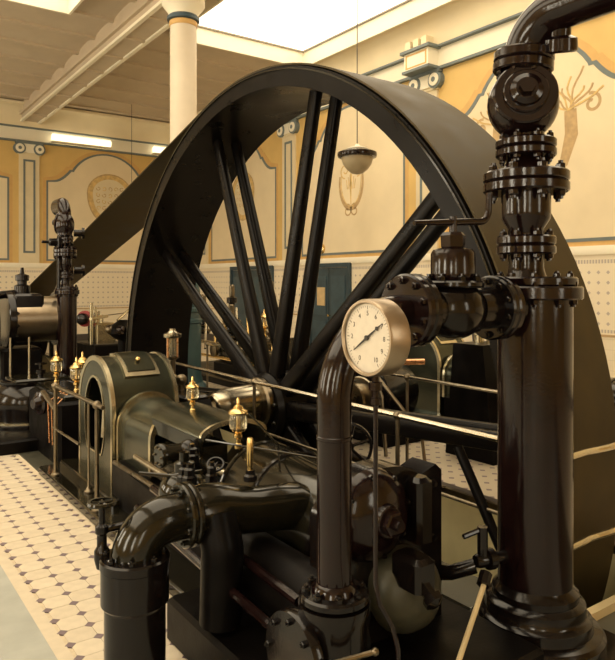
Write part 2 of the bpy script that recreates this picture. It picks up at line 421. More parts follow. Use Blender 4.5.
def motif_horn(wall, on, cm, cz, s=1):
  for m_ in (-1, 1):
    ca = cm+m_*.72; on_ = on
    on = (lambda a, z, d=0, c_=ca, o_=on_: o_(2*c_-a, z, d)) if m_ > 0 else on_
    strip(wall, on, [(ca, cz+.15*s), (ca-.02*s, cz-.25*s), (ca+.12*s, cz-.7*s), (ca+.42*s, cz-1.0*s)], [.22*s, .24*s, .16*s, .03*s], .010, MOTIF, 'painted_horn')
    for k in range(9):
        a = .35+2.4*k/8; L = .40*s+.14*s*(k % 3)
        strip(wall, on, [(ca+L*t*math.cos(a)+.05*s*math.sin(6*t+k), cz+.15*s+L*t*math.sin(a)) for t in [j/6 for j in range(7)]], .030*s, .0115+.0006*k, MOTIF if k % 2 else MOTIF2, 'painted_plume')
    for sg in (-1, 1): strip(wall, on, [(ca+sg*(x-ca), z) for x, z in scroll(ca+.38*s, cz+.18*s, .17*s, .04*s, PI*.6, -1.1)], .05*s, .011, MOTIF, 'painted_scroll')
    on = on_
for ca, kind in ((17.0, motif_shield), (12.05, motif_wreath), (7.06, motif_horn), (2.1, motif_wreath)):
    wall_panel(wallR, onR, ca); kind(wallR, onR, ca-(.0 if kind is motif_horn else .1), 4.35 if kind is motif_shield else 4.5 if kind is motif_horn else 4.12, .9 if kind is motif_shield else 1.0)
for ca in (7.255, 2.45, -2.4):
    wall_panel(wallB, onB, ca); motif_shield(wallB, onB, ca+.1, 4.5, 1.05)
# pilasters
def pilaster(wall, on, ca):
    def sl(a0, a1, z0, z1, d0, d1, nm, m, parent):
        bb = MB(); bb.prism([on(a0, z0, d0), on(a1, z0, d0), on(a1, z1, d0), on(a0, z1, d0)], Vector(on(0, 0, d1))-Vector(on(0, 0, d0))); return bb.build(nm, m, parent, 0)
    p = sl(ca-.29, ca+.29, 2.42, 5.66, 0, .05, 'pilaster', BEIGE, wall)
    o_ = [(-.17, 2.72), (.17, 2.72), (.17, 5.52), (-.17, 5.52)]; i_ = [(-.115, 2.78), (.115, 2.78), (.115, 5.46), (-.115, 5.46)]
    bb = MB(); bb.ringprism([on(ca+x, z, .04) for x, z in o_], [on(ca+x, z, .04) for x, z in i_], Vector(on(0, 0, .062))-Vector(on(0, 0, .04))); bb.build('pilaster_line', BLUE, p, 0)
    sl(ca-.33, ca+.33, 5.66, 5.72, 0, .07, 'capital_neck', BEIGE, p)
    sl(ca-.32, ca+.32, 5.72, 6.02, 0, .10, 'capital', WHITE, p)
    n = Vector(on(0, 0, 1))-Vector(on(0, 0, 0))
    for sg in (-1, 1):
        bb = MB(); bb.lathe([(.17, .0), (.17, .12), (.12, .13), (.11, .125)], on(ca+sg*.28, 5.84, 0), n, 24); v = bb.build('volute', BLUE, p)
        bb = MB(); bb.lathe([(.125, .11), (.125, .145), (.05, .15)], on(ca+sg*.28, 5.84, 0), n, 20); bb.build('volute_eye', WHITE, p)
        bb = MB(); bb.lathe([(.05, .14), (.05, .158)], on(ca+sg*.28, 5.84, 0), n, 14); bb.build('volute_dot', BLUE, p)
    sl(ca-.40, ca+.40, 5.98, 6.05, 0, .13, 'capital_slab', BLUE, p)
for ca in (19.38, 14.475, 9.522, 4.58, -.36): pilaster(wallR, onR, ca)
for ca in (4.88, .05, -4.75): pilaster(wallB, onB, ca)
# cornice, frieze, dado as extruded profiles
def run(name, prof, m, on, a0, a1, parent=None):
    bb = MB(); bb.prism([on(a0, z, d) for d, z in prof], Vector(on(a1, 0, 0))-Vector(on(a0, 0, 0))); return bb.build(name, m, parent, 30)
cove = [(.0, 6.47), (.14, 6.47), (.16, 6.55)] + [(.16+.34*(1-math.cos(t)), 6.55+.50*math.sin(t)) for t in [PI/2*k/8 for k in range(1, 9)]] + [(.52, 7.12), (0, 7.12)]
for wall, on, a0, a1, dm_ in ((wallR, onR, YF, YB, DADO_R), (wallB, onB, XL, XR, DADO_B)):
    run('frieze', [(0, 6.06), (.05, 6.06), (.05, 6.47), (0, 6.47)], WHITE, on, a0, a1, wall)
    run('frieze_line', [(0, 6.03), (.085, 6.03), (.085, 6.085), (0, 6.085)], BLUE, on, a0, a1, wall)
    run('frieze_line', [(0, 6.445), (.15, 6.445), (.15, 6.485), (0, 6.485)], BLUE, on, a0, a1, wall)
    run('cove', cove, CREAM, on, a0, a1, wall)
    run('dado', [(0, .22), (.03, .22), (.03, 2.30), (0, 2.30)], dm_, on, a0, a1, wall)
    run('dado_rail', [(0, 2.28), (.06, 2.28), (.075, 2.33), (.06, 2.42), (0, 2.42)], WHITE, on, a0, a1, wall)
    run('dado_rail', [(0, 1.0), (.045, 1.0), (.045, 1.035), (0, 1.035)], MOTIF, on, a0, a1, wall)
struct(run('baseboard_right', [(0, .0), (.06, .0), (.06, .22), (0, .22)], BASEB, onR, YF, YB))
struct(run('baseboard_back', [(0, .0), (.06, .0), (.06, .22), (0, .22)], BASEB, onB, XL, XR))
for ca in (14.475, 9.522, 4.58, -.36):     # projecting blocks above the pilasters
    bb = MB(); bb.box((XR-.34, ca-.33, 6.08), (XR, ca+.33, 6.44)); k = bb.build('cornice_block', WHITE, wallR, 0)
    bb = MB(); bb.box((XR-.37, ca-.37, 6.04), (XR, ca+.37, 6.09)); bb.build('block_edge', BLUE, k, 0)
    bb = MB(); bb.box((XR-.40, ca-.40, 6.43), (XR, ca+.40, 6.49)); bb.build('block_edge', BLUE, k, 0)
    bb = MB(); bb.ringprism([(XR-.345, ca+x, z) for x, z in ((-.29, 6.12), (.29, 6.12), (.29, 6.40), (-.29, 6.40))], [(XR-.345, ca+x, z) for x, z in ((-.25, 6.15), (.25, 6.15), (.25, 6.37), (-.25, 6.37))], (.01, 0, 0)); bb.build('block_line', ORANGE, k, 0)
    for k2 in range(3):
        bb = MB(); bb.box((XR-.36, ca-.3+.22*k2, 6.50), (XR-.10, ca-.16+.22*k2, 6.66)); bb.build('cornice_bracket', CREAM, wallR, 0)
# ---- ceiling: shallow jack arches between joists
SK = [(-.2, 3.72), (5.85, 9.22), (-6.3, -1.2)]; SY0, SY1 = 1.0, 13.05; ZG = 7.36
def jack(bb, x0, x1, y0, y1, per=1.2):
    n = max(1, round((y1-y0)/per)); p = (y1-y0)/n
    prof = []
    for k in range(n):
        ya = y0+k*p
        prof += [(ya, ZC-.05), (ya+.10, ZC-.05)]
        for j in range(9):
            t = j/8; prof.append((ya+.10+(p-.10)*t, ZC+.06*math.sin(PI*t)**.7 if 0 < t < 1 else ZC))
    prof += [(y1, ZC-.0), (y1, ZC+.4), (y0, ZC+.4)]
    bb.prism([(x0, y, z) for y, z in prof], (x1-x0, 0, 0))
b = MB(); jack(b, XL, XR, SY1+.05, YB)
ceil = struct(b.build('ceiling', CEIL, None, 20))
cur = XL
for a0, a1 in sorted(SK)+[(XR, None)]:
    bb = MB(); jack(bb, cur, a0-.05 if a1 else a0, SY0-.05, SY1+.05); bb.build('ceiling_strip', CEIL, ceil, 20); cur = (a1 or 0)+.05
bb = MB(); jack(bb, XL, XR, YF, SY0-.05); bb.build('ceiling_strip', CEIL, ceil, 20)
for n_, (a0, a1) in enumerate(SK):
    bb = MB(); o_ = [(a0-.05, SY0-.05), (a1+.05, SY0-.05), (a1+.05, SY1+.05), (a0-.05, SY1+.05)]; i_ = [(a0, SY0), (a1, SY0), (a1, SY1), (a0, SY1)]
    bb.ringprism([(x, y, ZC-.12) for x, y in o_], [(x, y, ZC-.12) for x, y in i_], (0, 0, .55)); w = struct(bb.build('window_%d' % (n_+1), WHITE, None, 0))
    bb = MB(); i2 = [(a0+.05, SY0+.05), (a1-.05, SY0+.05), (a1-.05, SY1-.05), (a0+.05, SY1-.05)]
    bb.ringprism([(x, y, ZG-.03) for x, y in i_], [(x, y, ZG-.03) for x, y in i2], (0, 0, .03)); bb.build('window_frame', GREYL, w, 0)
    bb = MB(); bb.box((a0, SY0, ZG), (a1, SY1, ZG+.02)); bb.build('window_pane', SKYP, w, 0)
def beam(x, name='beam'):
    bb = MB(); bb.box((x-.25, YF, 6.64), (x+.25, YB, ZC+.2)); o = bb.build(name, CEIL, ceil, 0)
    bb = MB(); bb.box((x-.32, YF, 6.80), (x+.32, YB, 6.88)); bb.build('beam_moulding', CEIL, o, 0)
    bb = MB(); bb.box((x-.29, YF, 6.60), (x-.21, YB, 6.66)); bb.build('beam_moulding', WHITE, o, 0)
    bb = MB(); bb.box((x+.21, YF, 6.60), (x+.29, YB, 6.66)); bb.build('beam_moulding', WHITE, o, 0)
    for k in range(9):
        y = 10.2+1.22*k; bb = MB(); bb.box((x-.21, y, 6.60), (x+.21, y+.08, 6.66)); bb.build('beam_rib', CEIL, o, 0)
beam(4.88); beam(-.75)
# ---- doors in the right wall
def door(y0, y1, zt, idx):
    ym = (y0+y1)/2
    bb = MB(); bb.ringprism([(XR-.09, y0-.1, 0), (XR-.09, y1+.1, 0), (XR-.09, y1+.1, zt+.1), (XR-.09, y0-.1, zt+.1)], [(XR-.09, y0, .001), (XR-.09, y1, .001), (XR-.09, y1, zt), (XR-.09, y0, zt)], (.09, 0, 0))
    d = struct(bb.build('door_%d' % idx, DOORB, None, 0))
    for k, (a, c) in enumerate(((y0, ym), (ym, y1))):
        bb = MB(); bb.box((XR-.06, a+.01, .01), (XR-.0, c-.01, zt-.01)); lf = bb.build('door_leaf', DOORB, d, 0)
        for z0, z1 in ((.25, .9), (1.05, zt-.2)):
            bb = MB(); bb.box((XR-.075, a+.10, z0), (XR-.05, c-.10, z1)); bb.build('door_panel', DOORP, lf, 0)
    bb = MB(); bb.lathe([(.012, 0), (.012, .05), (.03, .055), (.03, .08)], (XR-.06, ym-.06, 1.05), (-1, 0, 0), 12); bb.build('door_handle', BRASS, d)
door(12.0, 13.45, 2.20, 1); door(15.3, 17.45, 2.20, 2)
b = MB(); b.box((XR-.10, 12.85, 1.28), (XR-.078, 13.15, 1.72)); tag(b.build('door_notice', SIGN, None, 0), 'tan notice fixed to the dark blue door behind the wheel', 'notice')
# round thermometer on the panel foot
r_ = root('wall_dial', 'small round dial on the ochre wall above the blue door', 'dial', (XR-.02, 13.06, 2.66))
b = MB(); b.lathe([(.12, 0), (.12, .05), (.10, .06)], (XR-.012, 13.06, 2.66), (-1, 0, 0), 24); b.build('case', BRASS, r_)
b = MB(); b.lathe([(.095, .055), (.095, .066)], (XR-.012, 13.06, 2.66), (-1, 0, 0), 24); b.build('dial_face', DIAL, r_)

# ================================================================== FLYWHEEL
WY, WZ, WR, WX0, WX1 = 5.875, .542, 3.392, 3.44, 4.32
wheel = root('flywheel', 'huge dark spoked flywheel standing in the floor pit', 'flywheel', (3.83, WY, WZ))
A = (1, 0, 0); RT = .185
b = MB(); b.lathe([(WR-RT, 0), (WR, 0), (WR, WX1-WX0), (WR-RT, WX1-WX0), (WR-RT, 0)], (WX0, WY, WZ), A, 160, False); b.build('rim', RIMM, wheel, 30)
b = MB(); b.lathe([(WR-.035, -.012), (WR-.02, -.012), (WR-.02, .001), (WR-.035, .001), (WR-.035, -.012)], (WX0, WY, WZ), A, 160, False); b.build('rim_line', IRONG, wheel, 30)
for sx in (3.755, 4.005):
    for k in range(10):
        a = math.radians(40.1+36*k); d = Vector((0, -math.cos(a), math.sin(a))); n_ = Vector((0, math.sin(a), math.cos(a)))
        b = MB(); vs = []; fs = []; m_ = 16
        for rr, w_, dp in ((.30, .19, .095), (1.6, .15, .08), (WR-RT+.05, .13, .07)):
            for i in range(m_):
                t = 2*PI*i/m_; ce = math.copysign(abs(math.cos(t))**.5, math.cos(t)); se = math.copysign(abs(math.sin(t))**.5, math.sin(t))
                vs.append(Vector((sx, WY, WZ)) + d*rr + n_*(w_/2*ce) + Vector((1, 0, 0))*(dp/2*1.3*se))
        for q_ in range(2):
            for i in range(m_):
                j = (i+1) % m_; fs.append((q_*m_+i, q_*m_+j, (q_+1)*m_+j, (q_+1)*m_+i))
        fs += [tuple(range(m_-1, -1, -1)), tuple(range(2*m_, 3*m_))]
        b.add(vs, fs); sp = b.build('spoke', RIMM, wheel, 40)
b = MB(); b.lathe([(.14, -.10), (.33, -.10), (.37, -.05), (.37, .36), (.33, .41), (.14, .41)], (3.72, WY, WZ), A, 48); hub = b.build('hub', RIMM, wheel)
for k in range(10):
    a = math.radians(20.9+36*k); put_bolt(hub, (3.62, WY+.29*math.cos(a), WZ+.29*math.sin(a)), (-1, 0, 0), .026, IRONG)
b = MB(); b.lathe([(.13, 2.86), (.13, 4.85)], (0, WY, WZ), A, 32); b.build('shaft', STEELD, wheel)
b = MB(); b.lathe([(.09, 0), (.11, .015), (.12, .04), (.15, .14), (.165, .45), (.17, .56)], (3.05, WY, WZ+.10), A, 40); sc_ = b.build('shaft_sleeve', STEEL, wheel)
b = MB(); b.lathe([(.25, 0), (.27, .02), (.27, .07), (.25, .09)], (3.54, WY, WZ+.06), A, 40); b.build('collar', STEELD, wheel)

# belt: wraps the rim and runs to a distant pulley
PY_, PZ_, PR_ = 17.2, .62, .60
BR = WR+.012
dY, dZ = PY_-WY, PZ_-WZ; Ld = math.hypot(dY, dZ); base_a = math.atan2(dZ, dY); off = math.acos((BR-PR_)/Ld)
loop = []
a_t = base_a+off; a_b = base_a-off
n = 90
for k in range(n+1):
    a = a_t + (2*PI-(a_t-a_b))*k/n; loop.append((WY+BR*math.cos(a), WZ+BR*math.sin(a)))
for k in range(25):
    a = a_b + (a_t-a_b)*k/24; loop.append((PY_+PR_*math.cos(a), PZ_+PR_*math.sin(a)))
# sag on the upper run
p0 = loop[-1]; p1 = loop[0]
for k in range(1, 20):
    t = k/20; loop.append((p0[0]+(p1[0]-p0[0])*t, p0[1]+(p1[1]-p0[1])*t - .03*math.sin(PI*t)))
m_ = len(loop); BX0, BX1 = WX0+.02, WX1+.04
b = MB(); vs = []
for i in range(m_):
    p = Vector(loop[i]); t = (Vector(loop[(i+1) % m_])-Vector(loop[i-1])).normalized(); nn = Vector((-t.y, t.x))
    c_ = Vector((WY, WZ))
    o2 = p - nn*.016
    vs += [(BX0, p.x, p.y), (BX1, p.x, p.y), (BX1, o2.x, o2.y), (BX0, o2.x, o2.y)]
fs = []
for i in range(m_):
    j = (i+1) % m_
    for q_ in range(4): fs.append((i*4+q_, i*4+(q_+1) % 4, j*4+(q_+1) % 4, j*4+q_))
b.add(vs, fs); o = b.build('drive_belt', TREAD, None, 50)
tag(o, 'wide dark leather belt running from the flywheel rim down to the left', 'belt')
r_ = root('belt_pulley', 'dark belt pulley behind the far left engine', 'pulley', (3.85, PY_, 0))
b = MB(); b.lathe([(PR_-.06, 0), (PR_-.004, 0), (PR_-.004, .8), (PR_-.06, .8), (PR_-.06, 0)], (BX0, PY_, PZ_), A, 60, False); b.build('rim', RIMM, r_)
b = MB(); b.lathe([(.12, -.1), (.12, .9)], (BX0, PY_, PZ_), A, 24); b.build('hub', RIMM, r_)
for k in range(6):
    a = PI/3*k; b = MB(); b.tube([(3.85, PY_, PZ_), (3.85, PY_+(PR_-.04)*math.cos(a), PZ_+(PR_-.04)*math.sin(a))], .04, 8); b.build('spoke', RIMM, r_)
for sx in (BX0-.16, BX1+.10):
    b = MB(); b.bevbox((sx, PY_-.12, 0), (sx+.06, PY_+.12, PZ_+.12), .02); b.build('bearing_stand', DARK, r_)

# ================================================================== ENGINES
def arch_loop(yc, r, z0, zt, n=24):
    zc = zt-r; pts = [(yc-r, z0)] + [(yc-r, z0+(zc-z0)*k/4) for k in range(1, 4)]
    pts += [(yc-r*math.cos(PI*k/n), zc+r*math.sin(PI*k/n)) for k in range(n+1)]
    pts += [(yc+r, z0+(zc-z0)*k/4) for k in range(3, -1, -1)]
    return pts
def crank_cover(p):
    Yc, r, zt, X0, X1 = 5.87, .44, 1.19, 1.90, 2.49
    L = arch_loop(Yc, r, .09, zt)
    hole = []
    n = len(L)
    for y, z in L:
        a = math.atan2((z-.64)/.39, (y-Yc)/.28)
        if abs(z-.09) < 1e-6: a = math.atan2(-1, (y-Yc)/.28*.6)
        hole.append((Yc+.01+.275*math.cos(a), .64+.39*math.sin(a)))
    b = MB(); b.ringprism([(X0, y, z) for y, z in L], [(X0, y, z) for y, z in hole], (.02, 0, 0)); cov = b.build('crank_cover', GREEN, p, 30)
    b = MB(); I = arch_loop(Yc, r-.02, .09, zt-.02); b.ringprism([(X0+.02, y, z) for y, z in L], [(X0+.02, y, z) for y, z in I], (X1-X0-.04, 0, 0)); b.build('cover_shell', GREEN, cov, 30)
    b = MB(); b.prism([(X1-.02, y, z) for y, z in L], (.02, 0, 0)); b.build('back_plate', GREEN, cov, 30)
    for x in (X0-.004, X1-.03):
        O = arch_loop(Yc, r+.012, .09, zt+.012); I = arch_loop(Yc, r-.03, .09, zt-.03)
        b = MB(); b.ringprism([(x, y, z) for y, z in O], [(x, y, z) for y, z in I], (.034, 0, 0)); b.build('trim_band', TRIM, cov, 30)
    hin = [(Yc+(y-Yc)*.94, .64+(z-.64)*.95) for y, z in hole]
    b = MB(); b.ringprism([(X0-.006, y, z) for y, z in hole], [(X0-.006, y, z) for y, z in hin], (.03, 0, 0)); b.build('opening_rim', TRIM, cov, 30)
    b = MB(); b.lathe([(.05, 0), (.30, 0), (.33, .03), (.33, .10), (.05, .10)], (2.20, Yc, .60), A, 36); b.build('crank_disc', DARK, cov)
    b = MB(); b.lathe([(.05, 0), (.06, .02), (.06, .2)], (2.02, Yc-.05, .82), A, 20); b.build('crank_pin', STEEL, cov)
    b = MB(); b.tube([(1.96, Yc-.10, .80), (1.95, Yc-.10, .50)], [.022, .03], 12); b.build('crank_handle', STEEL, cov)
    # hatch on top
    zc = zt-r; L2 = []; 
    for (x0, x1, rr, a0, a1, nm, mt) in ((2.05, 2.36, r+.020, 40, 96, 'hatch', TRIM), (2.08, 2.33, r+.030, 46, 90, 'hatch_lid', GREEN)):
        b = MB(); O = [(Yc-rr*math.cos(math.radians(t)), zc+rr*math.sin(math.radians(t))) for t in [a0+(a1-a0)*k/10 for k in range(11)]]
        I = [(Yc-(r-.004)*math.cos(math.radians(t)), zc+(r-.004)*math.sin(math.radians(t))) for t in [a0+(a1-a0)*k/10 for k in range(11)]]
        b.prism([(x0, y, z) for y, z in O+I[::-1]], (x1-x0, 0, 0)); b.build(nm, mt, cov, 20)
    a = math.radians(60); b = MB(); b.ball((2.2, Yc-(r+.05)*math.cos(a), zc+(r+.05)*math.sin(a)), .022, 12, 8); b.build('knob', BRASS, cov)
    # arched neck towards the crosshead
    def neck(y, y2, xw, zt2, m, nm, inner=.03):
        O = arch_loop(2.20, xw, .38, zt2, 20); I = arch_loop(2.20, xw-inner, .38, zt2-inner, 20)
        b = MB(); b.ringprism([(x, y, z) for x, z in O], [(x, y, z) for x, z in I], (0, y2-y, 0)); return b.build(nm, m, cov, 30)
    neck(4.74, 5.42, .25, .895, GREEN, 'rod_neck'); neck(4.72, 4.76, .26, .91, TRIM, 'neck_band', .035); neck(5.36, 5.40, .275, .925, TRIM, 'neck_band', .05)
    return cov
def oil_cup(pos, hgt, label, group='brass oil cups on the engines', m=BRASS, kind='oil_cup', g=GLASS):
    s = hgt/.26; x, y, z = pos
    t = root(kind, label, 'oil cup', pos, group)
    b = MB(); b.lathe([(.022*s, 0), (.022*s, .02*s), (.013*s, .03*s), (.013*s, .05*s), (.024*s, .06*s), (.024*s, .075*s), (.014*s, .085*s), (.04*s, .098*s), (.045*s, .11*s)], pos, (0,0,1), 16); b.build('stem', m, t)
    b = MB(); b.lathe([(.045*s, .11*s), (.050*s, .13*s), (.048*s, .18*s), (.044*s, .19*s)], pos, (0,0,1), 18); b.build('glass_cup', g, t)
    b = MB(); b.lathe([(.008*s, .1*s), (.008*s, .2*s)], pos, (0,0,1), 8); b.build('needle', m, t)
    b = MB(); b.lathe([(.054*s, .19*s), (.056*s, .20*s), (.045*s, .212*s), (.03*s, .218*s), (.022*s, .235*s), (.010*s, .24*s), (.008*s, .27*s), (.004*s, .28*s)], pos, (0,0,1), 18); b.build('cap', m, t)
    return t
def rail_part(parent, pts, r, m=STEEL, name='handrail', bend=.06):
    b = MB(); b.tube(fillet(pts, bend, 5) if len(pts) > 2 else pts, r, 10); return b.build(name, m, parent)
def rail_post(parent, x, y, z0, z1, m=STEEL, ball=True, r=.016):
    b = MB(); b.lathe([(.04, 0), (.04, .012), (.022, .025), (r, .05), (r, z1-z0)], (x, y, z0), (0,0,1), 12); o = b.build('post', m, parent)
    if ball: b = MB(); b.ball((x, y, z1), r*2.0, 14, 8); b.build('ball', m, o)
    return o

def engine(label, full=True):
    p = root('steam_engine', label, 'steam engine', (2.2, 4.2, 0), 'horizontal steam engines')
    b = MB(); b.bevbox((1.64, 1.95, .003), (2.85, 6.75, .075), .012); b.build('base_plate', IRONG, p)
    b = MB(); b.bevbox((1.80, 5.15, .07), (2.62, 6.60, .14), .012); b.build('plinth', IRONG, p)
    crank_cover(p)
    # frame
    b = MB(); b.prism([(1.86, 2.5, .07), (1.86, 5.3, .07), (1.86, 5.3, .40), (1.86, 4.6, .36), (1.86, 3.7, .30), (1.86, 2.5, .30)], (.68, 0, 0)); b.build('frame', DARK, p)
    O = []
    for k in range(13):
        t = PI*k/12; O.append((2.22-.25*math.cos(t), .825+.095*math.sin(t)))
    I = [(2.22+(x-2.22)*.93, z-.022) for x, z in O]
    b = MB(); b.prism([(x, 3.95, z) for x, z in O+I[::-1]], (0, .82, 0)); cv = b.build('rod_cover', GREEN, p, 30)
    b = MB(); b.box((1.975, 3.95, .72), (1.99, 4.76, .828)); b.build('cover_side', IRONG, cv, 0)
    b = MB(); b.box((2.45, 3.95, .72), (2.465, 4.76, .828)); b.build('cover_side', IRONG, cv, 0)
    b = MB(); b.prism([(x, 3.94, z) for x, z in [(2.22+(x-2.22)*1.02, z+.006) for x, z in O]+I[::-1]], (0, .025, 0)); b.build('cover_band', TRIM, cv, 30)
    for sx in (2.02, 2.38):
        b = MB(); b.box((sx-.05, 3.7, .40), (sx+.05, 5.1, .46)); b.build('slide_bar', STEELD, p, 0)
    b = MB(); b.lathe([(.055, 3.5), (.055, 4.6)], (2.2, 0, .56), (0,1,0), 20); b.build('piston_rod', STEEL, p)
    b = MB(); b.bevbox((2.0, 4.35, .44), (2.4, 4.65, .68), .02); b.build('crosshead', IRONG, p)
    # cylinder
    b = MB(); b.lathe([(.20, 2.42), (.31, 2.44), (.31, 3.52), (.30, 3.56), (.24, 3.62), (.12, 3.66)], (2.2, 0, .54), (0,1,0), 48); cyl = b.build('cylinder', IRONG, p, 30)
    for y in (2.62, 3.20):
        b = MB(); b.lathe([(.312, 0), (.318, .004), (.318, .03), (.312, .034)], (2.2, y, .54), (0,1,0), 48, False); b.build('lagging_band', IRON, cyl)
    flange(cyl, (2.2, 3.54, .54), (0,1,0), .318, .03, IRONG, 12, .014, (1,), name='end_flange')
    b = MB(); b.lathe([(.14, 0), (.14, .12), (.10, .16), (.07, .22)], (2.2, 3.62, .54), (0,1,0), 24); b.build('gland', IRON, cyl)
    # side valve box and rods
    b = MB(); b.lathe([(.02, 0), (.075, 0), (.08, .01), (.08, .035), (.062, .045), (.062, .20)], (1.72, 4.05, .73), (1,0,0), 24); vb = b.build('valve_box', IRONG, p)
    for k in range(6):
        a = PI/3*k; put_bolt(vb, (1.72, 4.05+.058*math.cos(a), .73+.058*math.sin(a)), (-1,0,0), .009, STEELD)
    b = MB(); b.ball((1.93, 4.03, .73), .085, 16, 10); b.build('valve_joint', IRON, p)
    b = MB(); b.tube([(1.84, 4.75, .56), (1.80, 3.05, .56)], .022, 10); b.build('valve_rod', STEEL, p)
    b = MB(); b.tube([(1.84, 5.2, .42), (1.82, 3.6, .44)], .018, 10); b.build('valve_rod', STEELD, p)
    return p
E1 = engine('large dark steam engine with green crank cover filling the foreground')
oil_cup((2.13, 4.40, .912), .24, 'brass oil cup standing on the curved rod cover beside the crank cover')
oil_cup((2.04, 3.58, .83), .29, 'brass oil cup above the front cylinder end, nearest the bent steam pipe')

# ---- cylinder head / valve gear of the near engine (parts of E1)
p = E1
prof = [(1.76, .10), (2.44, .10), (2.44, .93), (2.40, .965)] + [(2.08+.34*math.cos(t), .70+.30*math.sin(t)) for t in [math.radians(50+105*k/10) for k in range(11)]] + [(1.76, .80)]
b = MB(); b.prism([(x, 2.28, z) for x, z in prof], (0, .16, 0)); ch = b.build('cylinder_head', IRON, p, 30)
for x, z in ((2.36, .88), (2.36, .62), (2.36, .36), (1.84, .30), (1.86, .84)): put_bolt(ch, (x, 2.28, z), (0,-1,0), .024, IRON)
b = MB(); b.bevbox((2.20, 2.19, .64), (2.30, 2.30, .94), .02); b.build('head_lug', IRON, ch)
b = MB(); b.lathe([(.21, 0), (.205, .02), (.18, .06), (.12, .09), (.075, .10), (.07, .13), (.065, .135)], (1.99, 2.29, .80), (0,-1,0), 36); dm2 = b.build('head_cover', IRONB, ch)
b = MB(); b.lathe([(.055, .13), (.055, .165), (.045, .17)], (1.99, 2.29, .80), (0,-1,0), 6); b.lathe([(.024, .16), (.024, .20)], (1.99, 2.29, .80), (0,-1,0), 10); b.build('hex_nut', IRONB, ch, 20)
for k in range(8):
    a = PI/4*k+.2; put_bolt(ch, (1.99+.185*math.cos(a), 2.25, .80+.185*math.sin(a)), (0,-1,0), .014, IRON)
b = MB(); b.lathe([(.19, 0), (.185, .05), (.16, .11), (.11, .155), (.05, .175), (.0, .18)], (2.14, 2.26, .44), (0,-1,.25), 36); b.build('lower_cover', BARE, ch)
b = MB(); b.bevbox((2.02, 2.02, .52), (2.14, 2.2, .66), .02); bl = b.build('relief_block', IRON, ch)
b = MB(); b.lathe([(.03, 0), (.03, .05), (.045, .055), (.045, .085), (.02, .10)], (2.07, 2.04, .55), (0,-.8,-.6), 6); b.build('relief_cap', IRON, ch)
# valve chest under the steam pipe
b = MB(); b.bevbox((1.42, 1.80, .01), (2.60, 3.25, .22), .02); b.build('cylinder_bed', DARK, p)
b = MB(); b.lathe([(.17, .20), (.17, .26), (.125, .30), (.125, .56), (.14, .60), (.14, .625)], (1.58, 2.03, 0), (0,0,1), 36); vc = b.build('valve_chest', IRON, p)
b = MB(); b.lathe([(.10, 0), (.17, 0), (.175, .01), (.175, .04), (.16, .05)], (1.42, 2.10, .42), (1,0,0), 32); rg = b.build('chest_cover', IRON, p)
for k in range(8):
    a = PI/4*k; put_bolt(rg, (1.42, 2.10+.14*math.cos(a), .42+.14*math.sin(a)), (-1,0,0), .014, IRON)
b = MB(); b.lathe([(.10, 0), (.10, .30)], (1.44, 2.10, .42), (1,0,0), 24); b.build('chest_neck', DARK, p)
b = MB(); b.lathe([(.155, 2.2), (.155, 3.2)], (1.76, 0, .42), (0,1,0), 32); b.build('valve_barrel', DARK, p)
for x, z in ((1.60, .56), (1.50, .46)):
    b = MB(); b.tube([(x, 2.3, z-.05), (x+.02, 3.9, z+.02)], .022, 10); b.build('eccentric_rod', IRONB, p)
b = MB(); b.tube([(1.46, 1.90, .48), (1.62, 1.84, .50)], .010, 8); b.ball((1.46, 1.90, .48), .014, 10, 6); b.ball((1.62, 1.84, .50), .016, 10, 6); b.build('drain_lever', STEELD, p)
# rounded steam chest beside the rods with its little hand wheel
b = MB(); b.ball((1.70, 3.62, .62), .15, 28, 14, (1, 1.1, .85)); b.lathe([(.06, 0), (.06, .06), (.03, .07), (.03, .12)], (1.70, 3.62, .73), (0,0,1), 16); sc2 = b.build('steam_dome', IRONG, p)
b = MB(); b.lathe([(.05, 0), (.054, .008), (.05, .015), (.041, .015), (.041, 0), (.05, 0)], (1.80, 3.42, .80), (-.3,-.5,.8), 20, False); hw = b.build('hand_wheel', IRON, p)
a_, u_, v_ = basis((-.3,-.5,.8))
b = MB(); c_ = Vector((1.80, 3.42, .80))
for k in range(3):
    t = PI*k/3; b.tube([c_+(u_*math.cos(t)+v_*math.sin(t))*.045, c_-(u_*math.cos(t)+v_*math.sin(t))*.045], .006, 6)
b.build('wheel_spoke', IRON, p)
for x, y, z, r in ((1.58, 3.30, .84, .032), (1.66, 3.20, .86, .026), (1.86, 3.85, .80, .035), (1.62, 3.46, .80, .03)):
    b = MB(); b.lathe([(r*1.3, -.12), (r*1.3, -.04), (r, -.03), (r, 0), (r*.6, .01), (r*.6, .03)], (x, y, z), (0,0,1), 8); b.build('fitting', IRON, p, 20)
b = MB(); b.tube([(1.46, 3.72, .74), (1.62, 3.62, .72), (1.72, 3.42, .78)], .012, 8); b.build('link_rod', IRONG, p)
b = MB(); b.tube([(1.88, 3.7, .88), (2.1, 3.0, .90), (2.35, 2.6, .87)], .006, 8); b.build('oil_pipe', IRONG, p)
b = MB(); b.tube([(2.42, 4.2, .96), (2.15, 3.3, .89), (1.9, 2.9, .87)], .006, 8); b.build('oil_pipe', IRONG, p)
